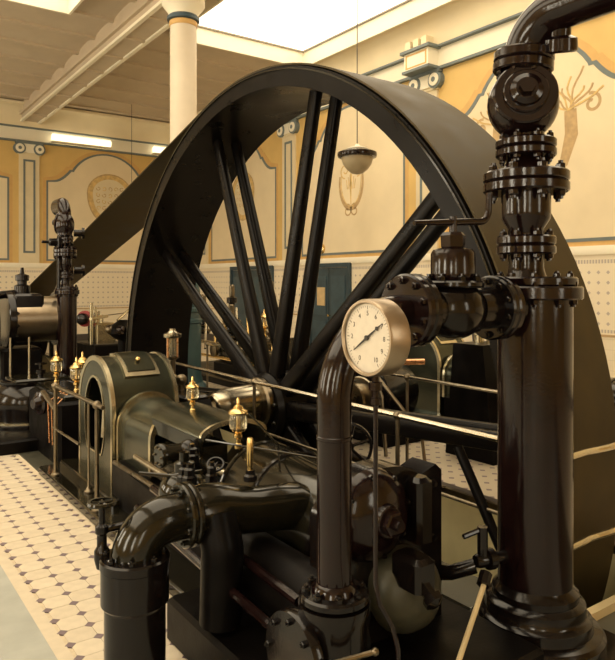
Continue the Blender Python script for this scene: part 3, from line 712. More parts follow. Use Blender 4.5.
# spoked hand wheel behind the steam pipe
HW = Vector((2.62, 3.22, .83))
b = MB(); b.lathe([(.145, 0), (.15, .01), (.145, .025), (.13, .025), (.13, 0), (.145, 0)], HW, (-.55,-.8,.1), 32, False); hwm = b.build('barring_wheel', IRON, p)
a_, u_, v_ = basis((-.55,-.8,.1))
for k in range(6):
    t = PI/3*k+.3; b = MB(); b.tube([HW+a_*.012, HW+a_*.012+(u_*math.cos(t)+v_*math.sin(t))*.135], .010, 6); b.build('wheel_spoke', IRON, hwm)
b = MB(); b.lathe([(.03, -.12), (.03, .04)], HW, a_, 12); b.build('wheel_boss', IRON, hwm)
b = MB(); b.tube([(2.62, 3.26, .72), (2.62, 3.26, .08)], .03, 10); b.build('wheel_stand', IRON, p)

# brass tube oiler on the exhaust pipe
r_ = root('sight_tube', 'slim upright brass sight tube on the fat horizontal exhaust pipe', 'oiler', (1.715, 2.89, .855))
b = MB(); b.lathe([(.035, 0), (.035, .025), (.024, .035), (.024, .055)], (1.715, 2.89, .855), (0,0,1), 8); b.build('foot', IRON, r_, 20)
b = MB(); b.lathe([(.014, .05), (.014, .075), (.017, .08), (.017, .20), (.012, .215)], (1.715, 2.89, .855), (0,0,1), 14); b.build('tube', BRASS, r_)

# ================================================================== EXHAUST PIPE (near left)
r_ = root('exhaust_pipe', 'thick dark exhaust pipe rising at lower left and bending into the cylinder', 'pipe', (1.117, 2.89, 0))
b = MB(); b.lathe([(.135, 0), (.135, .40), (.15, .42), (.15, .58), (.145, .60)], (1.117, 2.89, .003), (0,0,1), 40); b.build('riser', IRON, r_)
flange(r_, (1.117, 2.89, .575), (0,0,1), .155, .05, IRON, 8, .016, (1,))
path = fillet([(1.117, 2.89, .60), (1.117, 2.89, .755), (1.37, 2.89, .755)], .15, 10)
b = MB(); b.tube(path, .108, 28); b.build('elbow', IRONG, r_)
flange(r_, (1.335, 2.89, .755), (1,0,0), .150, .03, IRONG, 8, .014, (-1,))
flange(r_, (1.368, 2.89, .755), (1,0,0), .150, .03, IRONG, 8, .014, (1,))
P_ = [(1.395, 2.89, .750), (1.46, 2.89, .752), (1.54, 2.89, .745), (1.62, 2.88, .730), (1.72, 2.87, .715), (1.84, 2.86, .705), (1.95, 2.84, .70), (2.05, 2.82, .66)]
b = MB(); b.tube(P_, [.125, .130, .128, .118, .112, .113, .118, .10], 32); b.build('branch', IRONG, r_)
b = MB(); b.tube(fillet([(1.50, 2.84, .74), (1.50, 2.78, .60), (1.50, 2.80, .25)], .1, 6), [.10]*9, 24); b.build('down_branch', DARK, r_)
# small valve with hand wheel on the flange
r_ = root('drain_valve', 'small drain valve with flat handwheel beside the lower left pipe', 'valve', (1.005, 2.99, .58))
v0 = Vector((1.00, 2.99, .56))
b = MB(); b.lathe([(.024, 0), (.034, .04), (.034, .08), (.022, .10), (.022, .15), (.030, .16), (.030, .19), (.014, .20), (.014, .30)], v0, (0,0,1), 14); b.build('body', IRON, r_)
b = MB(); b.lathe([(.062, .285), (.066, .293), (.062, .302), (.050, .302), (.050, .285), (.062, .285)], v0, (0,0,1), 24, False); hw = b.build('hand_wheel', IRONG, r_)
for k in range(5):
    t = 2*PI*k/5; b = MB(); b.tube([v0+Vector((0,0,.293)), v0+Vector((.056*math.cos(t), .056*math.sin(t), .293))], .006, 6); b.build('wheel_spoke', IRONG, hw)
b = MB(); b.tube([v0+Vector((0,0,.17)), v0+Vector((.16,-.02,.18)), v0+Vector((.22,-.05,.18))], .018, 10); b.build('side_pipe', IRON, r_)

# ================================================================== STEAM RISER, STOP VALVE, STEAM PIPE
def riser(label, twin=False):
    X, Y = 2.835, 2.03
    r_ = root('steam_riser', label, 'pipe', (X, Y, 0), 'steam risers')
    b = MB(); b.bevbox((X-.36, Y-.36, .002), (X+.36, Y+.30, .10), .02); b.build('foot_plate', IRON, r_)
    b = MB(); b.lathe([(.32, .09), (.325, .10), (.325, .15), (.31, .17), (.27, .18), (.265, .20), (.265, .225), (.245, .235), (.235, .25), (.235, .295), (.225, .305), (.205, .315), (.205, .345), (.19, .36), (.178, .38)], (X, Y, 0), (0,0,1), 48); b.build('foot', IRON, r_)
    b = MB(); b.lathe([(.178, .37), (.178, 1.78)], (X, Y, 0), (0,0,1), 48); b.build('column', IRONB, r_)
    flange(r_, (X, Y, 1.765), (0,0,1), .225, .065, IRONB, 10, .02, (1, -1))
    flange(r_, (X, Y, 1.83), (0,0,1), .200, .045, IRONB, 10, .016, (1,), br=.17)
    X -= .036; Y += .026
    b = MB(); b.lathe([(.105, 1.86), (.09, 1.90), (.085, 1.92), (.085, 2.02)], (X, Y, 0), (0,0,1), 32); b.build('neck', IRONB, r_)
    flange(r_, (X, Y, 1.985), (0,0,1), .142, .045, IRONB, 8, .018, (-1,))
    flange(r_, (X, Y, 2.032), (0,0,1), .142, .045, IRONB, 8, .018, (1,))
    b = MB(); b.lathe([(.085, 2.07), (.085, 2.11), (.115, 2.16), (.118, 2.19), (.118, 2.31)], (X, Y, 0), (0,0,1), 32); b.build('reducer', IRONB, r_)
    flange(r_, (X, Y, 2.29), (0,0,1), .205, .050, IRONB, 8, .024, (-1,))
    flange(r_, (X, Y, 2.342), (0,0,1), .205, .050, IRONB, 8, .024, (1,))
    b = MB(); b.lathe([(.13, 2.385), (.10, 2.43), (.088, 2.45), (.088, 2.60)], (X, Y, 0), (0,0,1), 32); b.build('neck', IRONB, r_)
    flange(r_, (X, Y, 2.465), (0,0,1), .145, .042, IRONB, 8, .018, (-1,))
    flange(r_, (X, Y, 2.510), (0,0,1), .145, .042, IRONB, 8, .018, (1,))
    b = MB(); X -= .012; Y += .009
    b = MB(); b.ball((X, Y, 2.728), .180, 32, 18, (.95, .95, 1.0)); vb = b.build('valve_body', IRONB, r_)
    dv = Vector((-.72, -.66, .12)).normalized()
    cc = Vector((X, Y, 2.735))+dv*.10
    flange(vb, cc, dv, .150, .035, IRONB, 0, .014, (), name='valve_cover')
    b = MB(); b.lathe([(.105, .03), (.105, .055), (.10, .06), (.085, .06)], cc, dv, 32); b.build('cover_ring', IRONB, vb)
    b = MB(); b.lathe([(.08, .05), (.075, .08), (.05, .095)], cc, dv, 28); b.lathe([(.038, .09), (.038, .125)], cc, dv, 6); b.build('cover_boss', IRONB, vb, 25)
    if not twin:
        flange(r_, (X+.0, Y, 2.885), (0.02, -.05, 1), .145, .050, IRONB, 8, .016, (-1,))
        flange(r_, (X+.003, Y-.003, 2.937), (0.02, -.05, 1), .145, .050, IRONB, 8, .016, ())
        path = fillet([(X, Y, 2.88), (X+.02, Y, 3.14), (X+.03, Y-.9, 3.15), (X+.0, Y-2.2, 3.20)], .20, 12)
        b = MB(); b.tube(path, .098, 32); b.build('elbow', IRONB, r_)
        dv2 = Vector((.25, .2, -1)).normalized(); c2 = Vector((X+.05, Y-.17, 3.09))
        b = MB(); b.lathe([(.055, 0), (.055, .06), (.085, .075), (.088, .13), (.075, .14)], c2, dv2, 24); b.build('elbow_boss', IRONB, r_)
    else:
        b = MB(); b.lathe([(.13, 2.58), (.13, 2.72), (.145, 2.74), (.145, 2.80)], (X, Y, 0), (0,0,1), 32); b.build('valve_cap', IRONB, r_)
        path = fillet([(X, Y, 2.78), (X, Y, 3.0), (X-.0, Y-.5, 3.0)], .16, 10)
        b = MB(); b.tube(path, .115, 24); b.build('elbow', IRONB, r_)
    return r_
riser('tall thick dark steam riser with stacked flanges at the right foreground')
def stop_valve(label):
    c = Vector((2.246, 2.03, 1.73)); r_ = root('stop_valve', label, 'valve', tuple(c), 'steam stop valves')
    b = MB(); b.ball(c, .135, 32, 18, (1.15, 1, 1)); b.lathe([(.10, -.24), (.085, -.17), (.085, .17), (.10, .30)], c, (1,0,0), 32); b.build('body', IRON, r_)
    flange(r_, c+Vector((.24, 0, 0)), (1,0,0), .150, .04, IRON, 10, .016, (-1,)); flange(r_, c+Vector((.282, 0, 0)), (1,0,0), .150, .04, IRONB, 10, .016, ())
    flange(r_, c+Vector((-.26, 0, 0)), (1,0,0), .155, .04, IRON, 10, .016, (1,)); flange(r_, c+Vector((-.302, 0, 0)), (1,0,0), .155, .04, IRONB, 10, .016, (-1,))
    b = MB(); b.lathe([(.095, .02), (.10, .30)], c+Vector((.10, 0, 0)), (1,0,0), 24); b.build('outlet', IRON, r_)
    fl = flange(r_, c+Vector((0, 0, .095)), (0,0,1), .135, .03, IRON, 8, .018, (1,))
    b = MB(); b.lathe([(.085, .10), (.09, .125), (.097, .14), (.098, .155), (.098, .245), (.088, .262), (.06, .27)], c, (0,0,1), 32); b.build('bonnet', IRONB, r_)
    b = MB(); b.lathe([(.045, .26), (.055, .275), (.057, .325), (.045, .34)], c, (0,0,1), 6); b.build('gland_nut', IRONB, r_, 20)
    b = MB(); b.lathe([(.017, .30), (.017, .41)], c, (0,0,1), 14); b.build('spindle', IRONB, r_)
    pth = fillet([c+Vector((-.24, 0, .37)), c+Vector((0, 0, .385)), c+Vector((.235, 0, .40)), c+Vector((.245, 0, .53))], .06, 6)
    b = MB(); b.tube(pth, [.010]+[.016]*(len(pth)-2)+[.015], 12); b.build('crank_lever', IRONB, r_)
    return r_
stop_valve('dark stop valve with bent crank lever, joined to the right foreground riser')
def steam_pipe(label):
    r_ = root('steam_pipe', label, 'pipe', (1.58, 2.03, .63), 'bent steam pipes')
    pth = fillet([(1.58, 2.03, .63), (1.58, 2.03, 1.73), (1.96, 2.03, 1.73)], .34, 16)
    b = MB(); b.tube(pth, .067, 32); b.build('bent_tube', IRONB, r_)
    b = MB(); b.lathe([(.067, 0), (.0705, .003), (.0705, .014), (.067, .017)], (1.58, 2.03, 1.245), (0,0,1), 32, False); b.build('joint_ring', IRONB, r_)
    flange(r_, (1.58, 2.03, .63), (0,0,1), .135, .035, IRON, 8, .016, (1,), br=.108)
    b = MB(); b.lathe([(.090, .66), (.085, .685), (.07, .70)], (1.58, 2.03, 0), (0,0,1), 32); b.build('pipe_socket', IRONB, r_)
    return r_
steam_pipe('dark bent steam pipe standing upright behind the pressure gauge')

# ================================================================== PRESSURE GAUGE
GX, GY, GZ, GR = 1.53, 1.785, 1.654, .137
r_ = root('pressure_gauge', 'round metal pressure gauge with white numbered dial and black needle', 'gauge', (GX+.04, GY, GZ-GR))
b = MB(); b.lathe([(GR-.016, .002), (GR-.012, -.004), (GR-.004, -.004), (GR, .004), (GR, .082), (GR-.006, .09), (.0, .09)], (GX, GY, GZ), (1,0,0), 64, False); b.build('case', NICKEL, r_, 30)
b = MB(); b.lathe([(GR-.012, 0), (GR-.012, .006)], (GX+.008, GY, GZ), (1,0,0), 64); dial = b.build('dial', DIAL, r_)
def dialpt(ang, rad, d): return Vector((GX+.008-d, GY-rad*math.sin(ang), GZ+rad*math.cos(ang)))     # ang clockwise from the top as the viewer sees it
A0 = math.radians(-150); 
for k in range(51):
    a = A0+math.radians(300)*k/50; maj = k % 5 == 0
    r0, r1, w_ = (.100, .113, .0013) if maj else (.107, .113, .0007)
    d1 = Vector((0, -math.sin(a), math.cos(a))); t1 = Vector((0, -math.cos(a), -math.sin(a)))
    b = MB(); c0 = dialpt(a, 0, .0003)
    b.add([c0+d1*r0-t1*w_, c0+d1*r0+t1*w_, c0+d1*r1+t1*w_, c0+d1*r1-t1*w_], [(0,1,2,3)]); b.build('tick', INK, dial, 0)
def text_mesh(txt, size, loc, parent, m, name='numeral'):
    cu = bpy.data.curves.new(name, 'FONT'); cu.body = txt; cu.size = size; cu.align_x = 'CENTER'; cu.align_y = 'CENTER'; cu.extrude = .0002
    to = bpy.data.objects.new('txt', cu); C.objects.link(to); bpy.context.view_layer.update()
    me = bpy.data.meshes.new_from_object(to.evaluated_get(bpy.context.evaluated_depsgraph_get())); bpy.data.objects.remove(to)
    me.materials.clear(); me.materials.append(m)
    o = bpy.data.objects.new(name, me); C.objects.link(o); o.parent = parent
    o.location = Vector(loc) - ROOTLOC[parent.name]; o.rotation_euler = (PI/2, 0, -PI/2)
    return o
for k in range(11):
    a = A0+math.radians(300)*k/10
    text_mesh(str(k), .024, dialpt(a, .086, .0006), dial, INK)
a = A0+math.radians(300)*.687; d1 = Vector((0, -math.sin(a), math.cos(a))); t1 = Vector((0, -math.cos(a), -math.sin(a))); c0 = dialpt(a, 0, .004)
b = MB(); e_ = Vector((-.002, 0, 0))
b.prism([c0-d1*.085-t1*.0012, c0-d1*.085+t1*.0012, c0+t1*.0045, c0+d1*.055+t1*.002, c0+d1*.062+t1*.009, c0+d1*.074+t1*.002, c0+d1*.100, c0+d1*.074-t1*.002, c0+d1*.062-t1*.009, c0+d1*.055-t1*.002, c0-t1*.0045], e_)
b.lathe([(.009, -.002), (.009, .005)], c0, (-1,0,0), 16); b.build('needle', INK, r_, 0)
b = MB(); b.lathe([(.014, 0), (.014, -.02), (.024, -.022), (.024, -.05), (.013, -.055), (.013, -.075), (.02, -.078), (.02, -.10), (.010, -.105), (.008, -.12)], (GX+.045, GY, GZ-GR), (0,0,1), 8); b.build('connector', IRONB, r_, 20)
pth = [(GX+.045, GY, GZ-GR-.10), (GX+.045, GY, 1.0), (GX+.045, GY, .78), (GX+.055, GY-.01, .71), (GX+.10, GY-.03, .62), (GX+.12, GY-.035, .54), (GX+.12, GY-.035, .40), (GX+.05, GY+.02, .25)]
b = MB(); b.tube(pth, .0085, 10); b.build('gauge_pipe', IRONB, r_)

# ================================================================== small copper drain pipe and cocks at the riser foot
r_ = root('drain_pipe', 'thin tan drain pipe slanting down beside the riser foot', 'pipe', (2.2, 2.0, .2))
b = MB(); b.tube([(2.41, 1.99, .49), (2.30, 1.95, .41), (2.0, 1.84, .20), (1.98, 1.83, .185)], .012, 10); b.build('pipe', KERB, r_)
b = MB(); b.lathe([(.03, -.03), (.03, .03)], (2.42, 2.0, .50), (.5,.2,.4), 8); b.build('union', IRON, r_, 20)
r_ = root('drain_cock', 'black drain cock with short lever low on the riser column', 'valve', (2.60, 2.09, .48))
b = MB(); b.lathe([(.028, 0), (.034, .02), (.034, .06), (.05, .065), (.05, .10), (.03, .11), (.03, .17)], (2.50, 2.12, .52), (1,-.25,0), 12); b.build('body', IRON, r_)
b = MB(); b.tube([(2.54, 2.11, .50), (2.54, 2.11, .68)], .025, 10); b.build('plug', IRON, r_)
b = MB(); b.tube([(2.56, 2.11, .67), (2.44, 2.14, .645)], .013, 8); b.build('lever', IRON, r_)
b = MB(); b.tube([(2.50, 2.12, .50), (2.42, 2.20, .46), (2.40, 2.27, .44)], .035, 12); b.build('elbow', IRON, r_)

# ================================================================== RAILINGS
r_ = root('pit_railing', 'polished steel railing between the near engine and the flywheel', 'railing', (3.2, 4.5, 0))
X_ = 3.22
rail_part(r_, [(X_, 7.3, .92), (X_, 2.35, .92)], .018)
rail_part(r_, [(X_, 7.3, .48), (X_, 2.35, .48)], .013, STEELD, 'mid_rail')
for y in (7.3, 5.35, 3.42): rail_post(r_, X_, y, .003, .92, STEELD)
b = MB(); b.tube([(X_, 2.87, .81), (X_, 2.375, .01)], .032, 12); b.build('brace', DARK, r_)
r_ = root('far_pit_railing', 'slender railing along the far edge of the wheel pit', 'railing', (4.62, 5, 0))
X_ = 4.60
rail_part(r_, [(X_, 9.0, .92), (X_, 2.02, .92)], .014)
rail_part(r_, [(X_, 9.0, .46), (X_, 2.02, .46)], .010, STEELD, 'mid_rail')
for y in (9.0, 6.85, 4.75, 2.15): rail_post(r_, X_, y, .0, .92, STEELD)
r_ = root('pit_end_railing', 'short bent steel railing across the near end of the wheel pit', 'railing', (3.6, 2.10, 0))
for z in (.92, .44):
    rail_part(r_, [(3.0, 2.04, z+.01), (3.28, 2.06, z+.01), (3.38, 2.08, z+.002), (3.46, 2.085, z-.004), (3.56, 2.07, z), (4.56, 2.04, z)], .018, TRIM, 'handrail', .15)
rail_post(r_, 4.60, 2.02, .0, .92, STEELD)
r_ = root('crank_railing', 'low two-bar railing on the base in front of the crank cover', 'railing', (1.69, 5.75, .075))
rail_part(r_, [(1.69, 6.42, .895), (1.69, 5.02, .895)], .017, STEELD)
rail_part(r_, [(1.69, 6.42, .50), (1.69, 5.62, .50)], .011, STEELD, 'mid_rail')
for y in (6.34, 5.17): rail_post(r_, 1.69, y, .076, .895, STEELD, True, .017)
rail_post(r_, 1.78, 5.66, .076, .86, STEELD, False, .010)

# ================================================================== LEFT (opposite) ENGINE
TWIN = (lambda p: Vector((2.56+(p.x-2.835)*.72, 9.06+(2.03-p.y)*.72, p.z*.955)), True)
XF[0] = TWIN
riser('dark steam riser with elbow top standing at the far left before the belt', True)
XF[0] = (lambda p: Vector((p.x-.34, 11.07-p.y, p.z)), True)
c = (2.45, 2.2, 0)
r_ = root('second_engine', 'black engine with polished cylinder at the far left of the hall', 'steam engine', c, 'horizontal steam engines')
b = MB(); b.bevbox((1.2, .4, .003), (3.1, 3.4, .14), .02); b.build('base_plate', DARK, r_)
b = MB(); b.lathe([(.44, .10), (.46, .12), (.46, .17), (.40, .20), (.40, .26), (.42, .36), (.42, .46), (.38, .56), (.30, .62), (.31, .635), (.31, .66), (.28, .67)], (2.30, 2.45, 0), (0,0,1), 40); dm3 = b.build('steam_chest', IRON, r_)
b = MB(); b.lathe([(.40, 0), (.43, .01), (.43, .035), (.40, .045)], (2.30, 2.45, .17), (0,0,1), 40); b.build('chest_band', TRIM, dm3)
b = MB(); b.bevbox((2.1, 2.2, .66), (2.75, 2.75, .70), .02); b.build('chest_lid', IRONG, r_)
b = MB(); b.lathe([(.03, 0), (.03, .05), (.055, .055), (.055, .10), (.02, .11), (.02, .16), (.07, .165), (.07, .185)], (2.42, 2.62, .69), (0,0,1), 14); b.build('lid_valve', IRON, r_)
b = MB(); b.lathe([(.30, 0), (.30, .52)], (2.28, 1.75, 1.36), (1,0,0), 40); b.build('cylinder', CYLM, r_)
for x, th, rr in ((2.18, .09, .37), (2.80, .05, .36)):
    flange(r_, (x, 1.75, 1.36), (1,0,0), rr, th, IRON, 12, .022, (1,), name='cylinder_flange')
b = MB(); b.lathe([(.10, -.2), (.36, -.16), (.42, -.08), (.42, 0), (.30, .02)], (2.06, 1.75, 1.28), (1,0,0), 40); b.build('cylinder_head', IRON, r_)
b = MB(); b.bevbox((2.25, 1.5, 1.52), (2.62, 2.0, 1.70), .03); vb = b.build('valve_box', IRON, r_)
b = MB(); b.lathe([(.10, 1.68), (.10, 1.80), (.06, 1.82), (.06, 1.86), (.085, 1.87), (.085, 1.94), (.03, 1.96), (.02, 2.04)], (2.40, 1.75, 0), (0,0,1), 20); b.build('valve_bonnet', IRON, r_)
b = MB(); b.bevbox((2.1, 1.5, .13), (2.6, 2.0, 1.0), .03); b.build('pedestal', DARK, r_)
for x, y in ((1.98, 2.22), (2.16, 2.22), (2.38, 2.22)):
    b = MB(); b.tube([(x, y, .66), (x, y, 1.16)], .016, 10); b.build('stay_rod', STEEL, r_)
b = MB(); b.tube([(1.4, 2.0, 1.60), (1.9, 1.9, 1.66), (2.3, 1.75, 1.70)], .05, 12); b.build('cross_pipe', IRON, r_)
b = MB(); b.lathe([(.12, 0), (.14, .05), (.10, .1), (.06, .14)], (2.9, 2.75, .66), (0,0,1), 16); b.build('fitting', IRON, r_)
b = MB(); b.tube(fillet([(2.66, 2.9, .60), (2.85, 3.15, .55), (2.9, 3.3, .14)], .1, 5), .09, 14); b.build('bent_pipe', IRON, r_)
XF[0] = TWIN
r_ = root('bypass_valve', 'black bypass valve mounted halfway up the far left riser', 'valve', (2.72, 2.15, 2.2))
b = MB(); b.lathe([(.05, 0), (.07, .06), (.11, .07), (.11, .12), (.06, .13), (.05, .30), (.02, .32), (.02, .44)], (2.80, 2.06, 2.48), (-1,.2,0), 14); b.build('body', IRON, r_)
for z in (2.1, 2.62):
    b = MB(); b.lathe([(.05, 0), (.05, .14), (.08, .145), (.08, .19)], (2.96, 2.03, z), (1,.2,0), 14); b.build('outlet', IRON, r_)
b = MB(); b.tube([(2.66, 2.13, 1.85), (2.66, 2.13, 2.55)], .028, 10); b.build('bypass_tube', IRON, r_)
XF[0] = None
oil_cup((2.20, 7.20, .72), .36, 'tallest of the brass oil cups behind the crank railing')
oil_cup((2.10, 7.08, .70), .34, 'brass oil cup with thin copper pipes just left of the crank cover')
oil_cup((2.10, 7.84, .70), .34, 'slender brass oil cup at the foot of the far left riser')
r_ = root('oiler_stand', 'dark oiler stand with copper feed pipes left of the crank cover', 'stand', (1.95, 7.2, 0))
b = MB(); b.bevbox((1.86, 6.85, .003), (2.34, 8.1, .64), .03); b.build('stand_body', DARK, r_)
b = MB(); b.bevbox((1.92, 6.92, .64), (2.28, 8.05, .70), .02); b.build('tray', IRONG, r_)
for k in range(3):
    b = MB(); b.tube([(2.0, 6.98+.12*k, .72), (1.84, 6.92+.13*k, .60), (1.84, 6.88+.12*k, .20)], .008, 8); b.build('feed_pipe', COPPER, r_)
b = MB(); b.lathe([(.11, 0), (.12, .02), (.12, .05), (.08, .06), (.05, .12)], (1.86, 7.45, .56), (-1,-.3,0), 20); b.build('filler_cap', IRONB, r_)
b = MB(); b.tube([(1.82, 7.3, .70), (1.80, 6.75, .60)], .025, 10); b.build('filler_pipe', STEELD, r_)

# bright slim lubricator on the bearing behind the crank cover
r_ = root('sight_lubricator', 'tall silver sight lubricator on the bearing right of the crank cover', 'oil cup', (2.76, 6.15, .95))
b = MB(); b.lathe([(.05, .80), (.05, .92), (.03, .94), (.03, 1.08), (.065, 1.10), (.065, 1.12)], (2.76, 6.15, 0), (0,0,1), 20); b.build('stem', STEELD, r_)
b = MB(); b.lathe([(.06, 1.12), (.06, 1.30)], (2.76, 6.15, 0), (0,0,1), 20); b.build('glass_tube', GLASS, r_)
for k in range(4):
    a = PI/2*k+.4; b = MB(); b.tube([(2.76+.066*math.cos(a), 6.15+.066*math.sin(a), 1.11), (2.76+.066*math.cos(a), 6.15+.066*math.sin(a), 1.31)], .009, 8); b.build('guard_rod', COPPER, r_)
b = MB(); b.lathe([(.085, 1.30), (.09, 1.31), (.09, 1.34), (.05, 1.35), (.03, 1.37), (.03, 1.39)], (2.76, 6.15, 0), (0,0,1), 24); b.build('cap', STEEL, r_)
r_ = root('shaft_bearing', 'dark main bearing pedestal carrying the shaft beside the crank cover', 'bearing', (2.72, 5.75, 0))
b = MB(); b.prism([(2.60, 5.2, .095), (2.60, 6.35, .095), (2.60, 6.25, .45), (2.60, 6.0, .78), (2.60, 5.5, .78), (2.60, 5.25, .45)], (.24, 0, 0)); b.build('pedestal', DARK, r_)
b = MB(); b.bevbox((2.59, 5.5, .76), (2.84, 6.25, .82), .02); bc = b.build('bearing_cap', IRON, r_)
for y in (5.55, 5.95): put_bolt(bc, (2.7, y, .82), (0,0,1), .035, STEELD)
b = MB(); b.ball((2.72, 5.86, .92), .055, 14, 8); b.lathe([(.03, .8), (.03, .9)], (2.72, 5.86, 0), (0,0,1), 10); b.build('grease_cup', STEELD, r_)
b = MB(); b.bevbox((2.56, 5.1, .077), (2.84, 6.5, .10), .01); b.build('sole_plate', DARK, r_)

# ================================================================== FAR ENGINE beyond the wheel
XF[0] = (lambda p: Vector((8.85-p.x, p.y+.55, p.z)), True)
engine('steam engine on the far side of the flywheel, seen between its spokes')
oil_cup((2.2, 3.9, .94), .34, 'brass oil cup on the engine beyond the wheel, seen under the stop valve')
XF[0] = None
r_ = root('valve_gear', 'dense valve gear with rods and bright fittings behind the flywheel spokes', 'valve gear', (6.5, 11, 0))
b = MB(); b.bevbox((5.7, 8.6, .003), (7.3, 13.2, .12), .02); b.build('base_plate', DARK, r_)
b = MB(); b.lathe([(.30, 0), (.36, .02), (.36, .09), (.33, .10), (.33, 2.0), (.36, 2.02), (.36, 2.1), (.30, 2.12)], (6.4, 9.3, .55), (0,1,0), 36); cy = b.build('cylinder', IRONG, r_)
b = MB(); b.bevbox((6.0, 9.2, .1), (6.8, 11.5, .35), .03); b.build('cylinder_foot', DARK, r_)
for i, (x, y, zt) in enumerate(((6.1, 9.6, 1.62), (6.3, 11.3, 1.55), (5.9, 10.6, 1.2), (6.2, 12.3, 1.35))):
    b = MB(); b.lathe([(.12, .8), (.13, .84), (.09, .9), (.09, 1.1), (.15, 1.12), (.15, 1.17), (.06, 1.2), (.06, zt-.12), (.10, zt-.1), (.10, zt), (.04, zt+.02)], (x, y, 0), (0,0,1), 18); b.build('valve_bonnet', IRON if i else STEELD, r_)
    b = MB(); b.lathe([(.05, zt), (.055, zt+.06), (.055, zt+.22), (.03, zt+.25)], (x, y, 0), (0,0,1), 14); b.build('spindle_cap', STEELD, r_)
    for k in range(3):
        b = MB(); b.lathe([(.16, 0), (.18, .01), (.18, .03), (.16, .04)], (x, y, .85+.11*k), (0,0,1), 18); b.build('valve_ring', STEELD, r_)
for i in range(9):
    x = 5.72+.06*(i % 4); y = 8.9+.5*i; b = MB(); b.tube([(x, y, .35+.12*(i % 3)), (x+.25, y+.45, .95+.14*(i % 4))], .022, 8); b.build('link_rod', STEEL if i % 2 else BRASS, r_)
for z in (.50, .74):
    b = MB(); b.tube([(5.66, 8.7, z), (5.66, 13.0, z)], .028, 8); b.build('lay_shaft', STEEL if z > .6 else BRASS, r_)
for i in range(5):
    y = 9.1+.85*i; b = MB(); b.lathe([(.05, 0), (.12, .01), (.12, .07), (.05, .08)], (5.62, y, .62), (1,0,0), 18); b.build('eccentric', STEELD, r_)
for i in range(3):
    oil_cup((5.85, 9.4+1.3*i, .95), .42, ['nearest', 'middle', 'farthest'][i]+' oil cup on the valve gear glimpsed between the wheel spokes')
# red-capped feed pump beyond the crank cover
XF[0] = (lambda p: Vector((p.x-.43, p.y+1.0, p.z)), False)
r_ = root('feed_pump', 'small machine with red handwheel and pale pipes above the crank cover', 'pump', (4.9, 13.4, 0))
b = MB(); b.bevbox((5.0, 13.2, .003), (5.8, 14.6, .5), .03); b.build('pump_base', DARK, r_)
b = MB(); b.lathe([(.16, 0), (.18, .02), (.18, .06), (.1, .08), (.1, .2)], (5.05, 13.9, 1.04), (-.6,-.8,0), 20); b.build('red_wheel', RED, r_)
b = MB(); b.lathe([(.13, .14), (.13, .24), (.08, .27)], (5.05, 13.9, 1.04), (-.6,-.8,0), 16); b.build('wheel_cap', IRON, r_)
for i in range(4):
    b = MB(); b.tube([(5.05+.16*i, 13.5+.25*i, .45), (5.05+.16*i, 13.5+.25*i, 1.40-.1*i)], .035, 10); b.build('stand_pipe', TRIM, r_)
b = MB(); b.tube([(5.02, 13.45, 1.05), (5.7, 14.4, 1.05)], .035, 10); b.build('cross_pipe', TRIM, r_)
b = MB(); b.tube([(5.05, 13.9, 1.04), (5.4, 14.2, 1.06), (7.3, 16.0, 1.10)], .012, 8); b.build('spindle', STEELD, r_)
b = MB(); b.bevbox((5.15, 13.5, .5), (5.6, 14.1, .95), .04); b.build('pump_body', TRIM, r_)
XF[0] = (lambda p: Vector((p.x-.03, p.y+.95, p.z)), False)
r_ = root('governor', 'dark governor casting with slanting rod beside the wheel rim', 'governor', (5.0, 11.8, 0))
b = MB(); b.lathe([(.25, 0), (.25, .08), (.10, .12), (.10, .70), (.20, .76), (.28, .84), (.28, .96), (.16, 1.04), (.08, 1.1)], (4.75, 11.9, .003), (0,0,1), 20); b.build('casting', DARK, r_)
for k in range(6):
    a = PI/3*k; b = MB(); b.ball((4.75+.27*math.cos(a), 11.9+.27*math.sin(a), .92), .09, 12, 8); b.build('governor_ball', STEELD if k % 2 else IRONB, r_)
b = MB(); b.tube([(4.6, 11.8, 1.10), (5.15, 12.0, 1.50)], .026, 8); b.build('rod', TRIM, r_)
XF[0] = None
# barrel and lever group seen under the stop valve
XF[0] = (lambda p: Vector((p.x*0.93, p.y*0.93, p.z)), False)
r_ = root('air_pump', 'dark rounded pump barrel with bright ring seen past the gauge', 'pump', (6.0, 5.9, 0))
b = MB(); b.lathe([(.36, 0), (.42, .03), (.42, .10), (.38, .12), (.38, .75), (.30, .90)], (5.35, 6.35, .52), (1,.25,0), 40); br_ = b.build('barrel', IRON, r_)
b = MB(); b.lathe([(.235, -.01), (.25, -.02), (.265, -.01), (.265, .02), (.235, .02), (.235, -.01)], (5.35, 6.35, .50), (1,.25,0), 40, False); b.build('bright_ring', STEEL, r_)
b = MB(); b.lathe([(.22, -.25), (.24, -.22), (.24, .05)], (5.35, 6.35, .50), (1,.25,0), 32); b.build('end_cap', STEELD, r_)
b = MB(); b.bevbox((5.4, 5.95, .003), (6.3, 6.95, .18), .02); b.build('pump_foot', DARK, r_)
XF[0] = (lambda p: Vector((p.x*0.95, p.y*0.95, p.z)), False)
r_ = root('starting_lever', 'bent metal starting lever standing before the pump barrel', 'lever', (5.1, 5.6, 0))
b = MB(); b.tube(fillet([(5.05, 5.55, .003), (5.05, 5.62, .62), (5.0, 5.75, .94), (5.25, 5.55, .99)], .05, 4), .022, 8); b.build('lever_rod', STEELD, r_)
b = MB(); b.tube([(5.2, 5.6, .985), (5.5, 5.40, .99)], .032, 10); b.build('lever_grip', COPPER, r_)
b = MB(); b.tube([(5.0, 5.75, .92), (5.2, 5.15, .30), (5.2, 5.1, .02)], .02, 8); b.build('lever_brace', STEELD, r_)
XF[0] = (lambda p: Vector((p.x*0.92, p.y*0.92, p.z)), False)
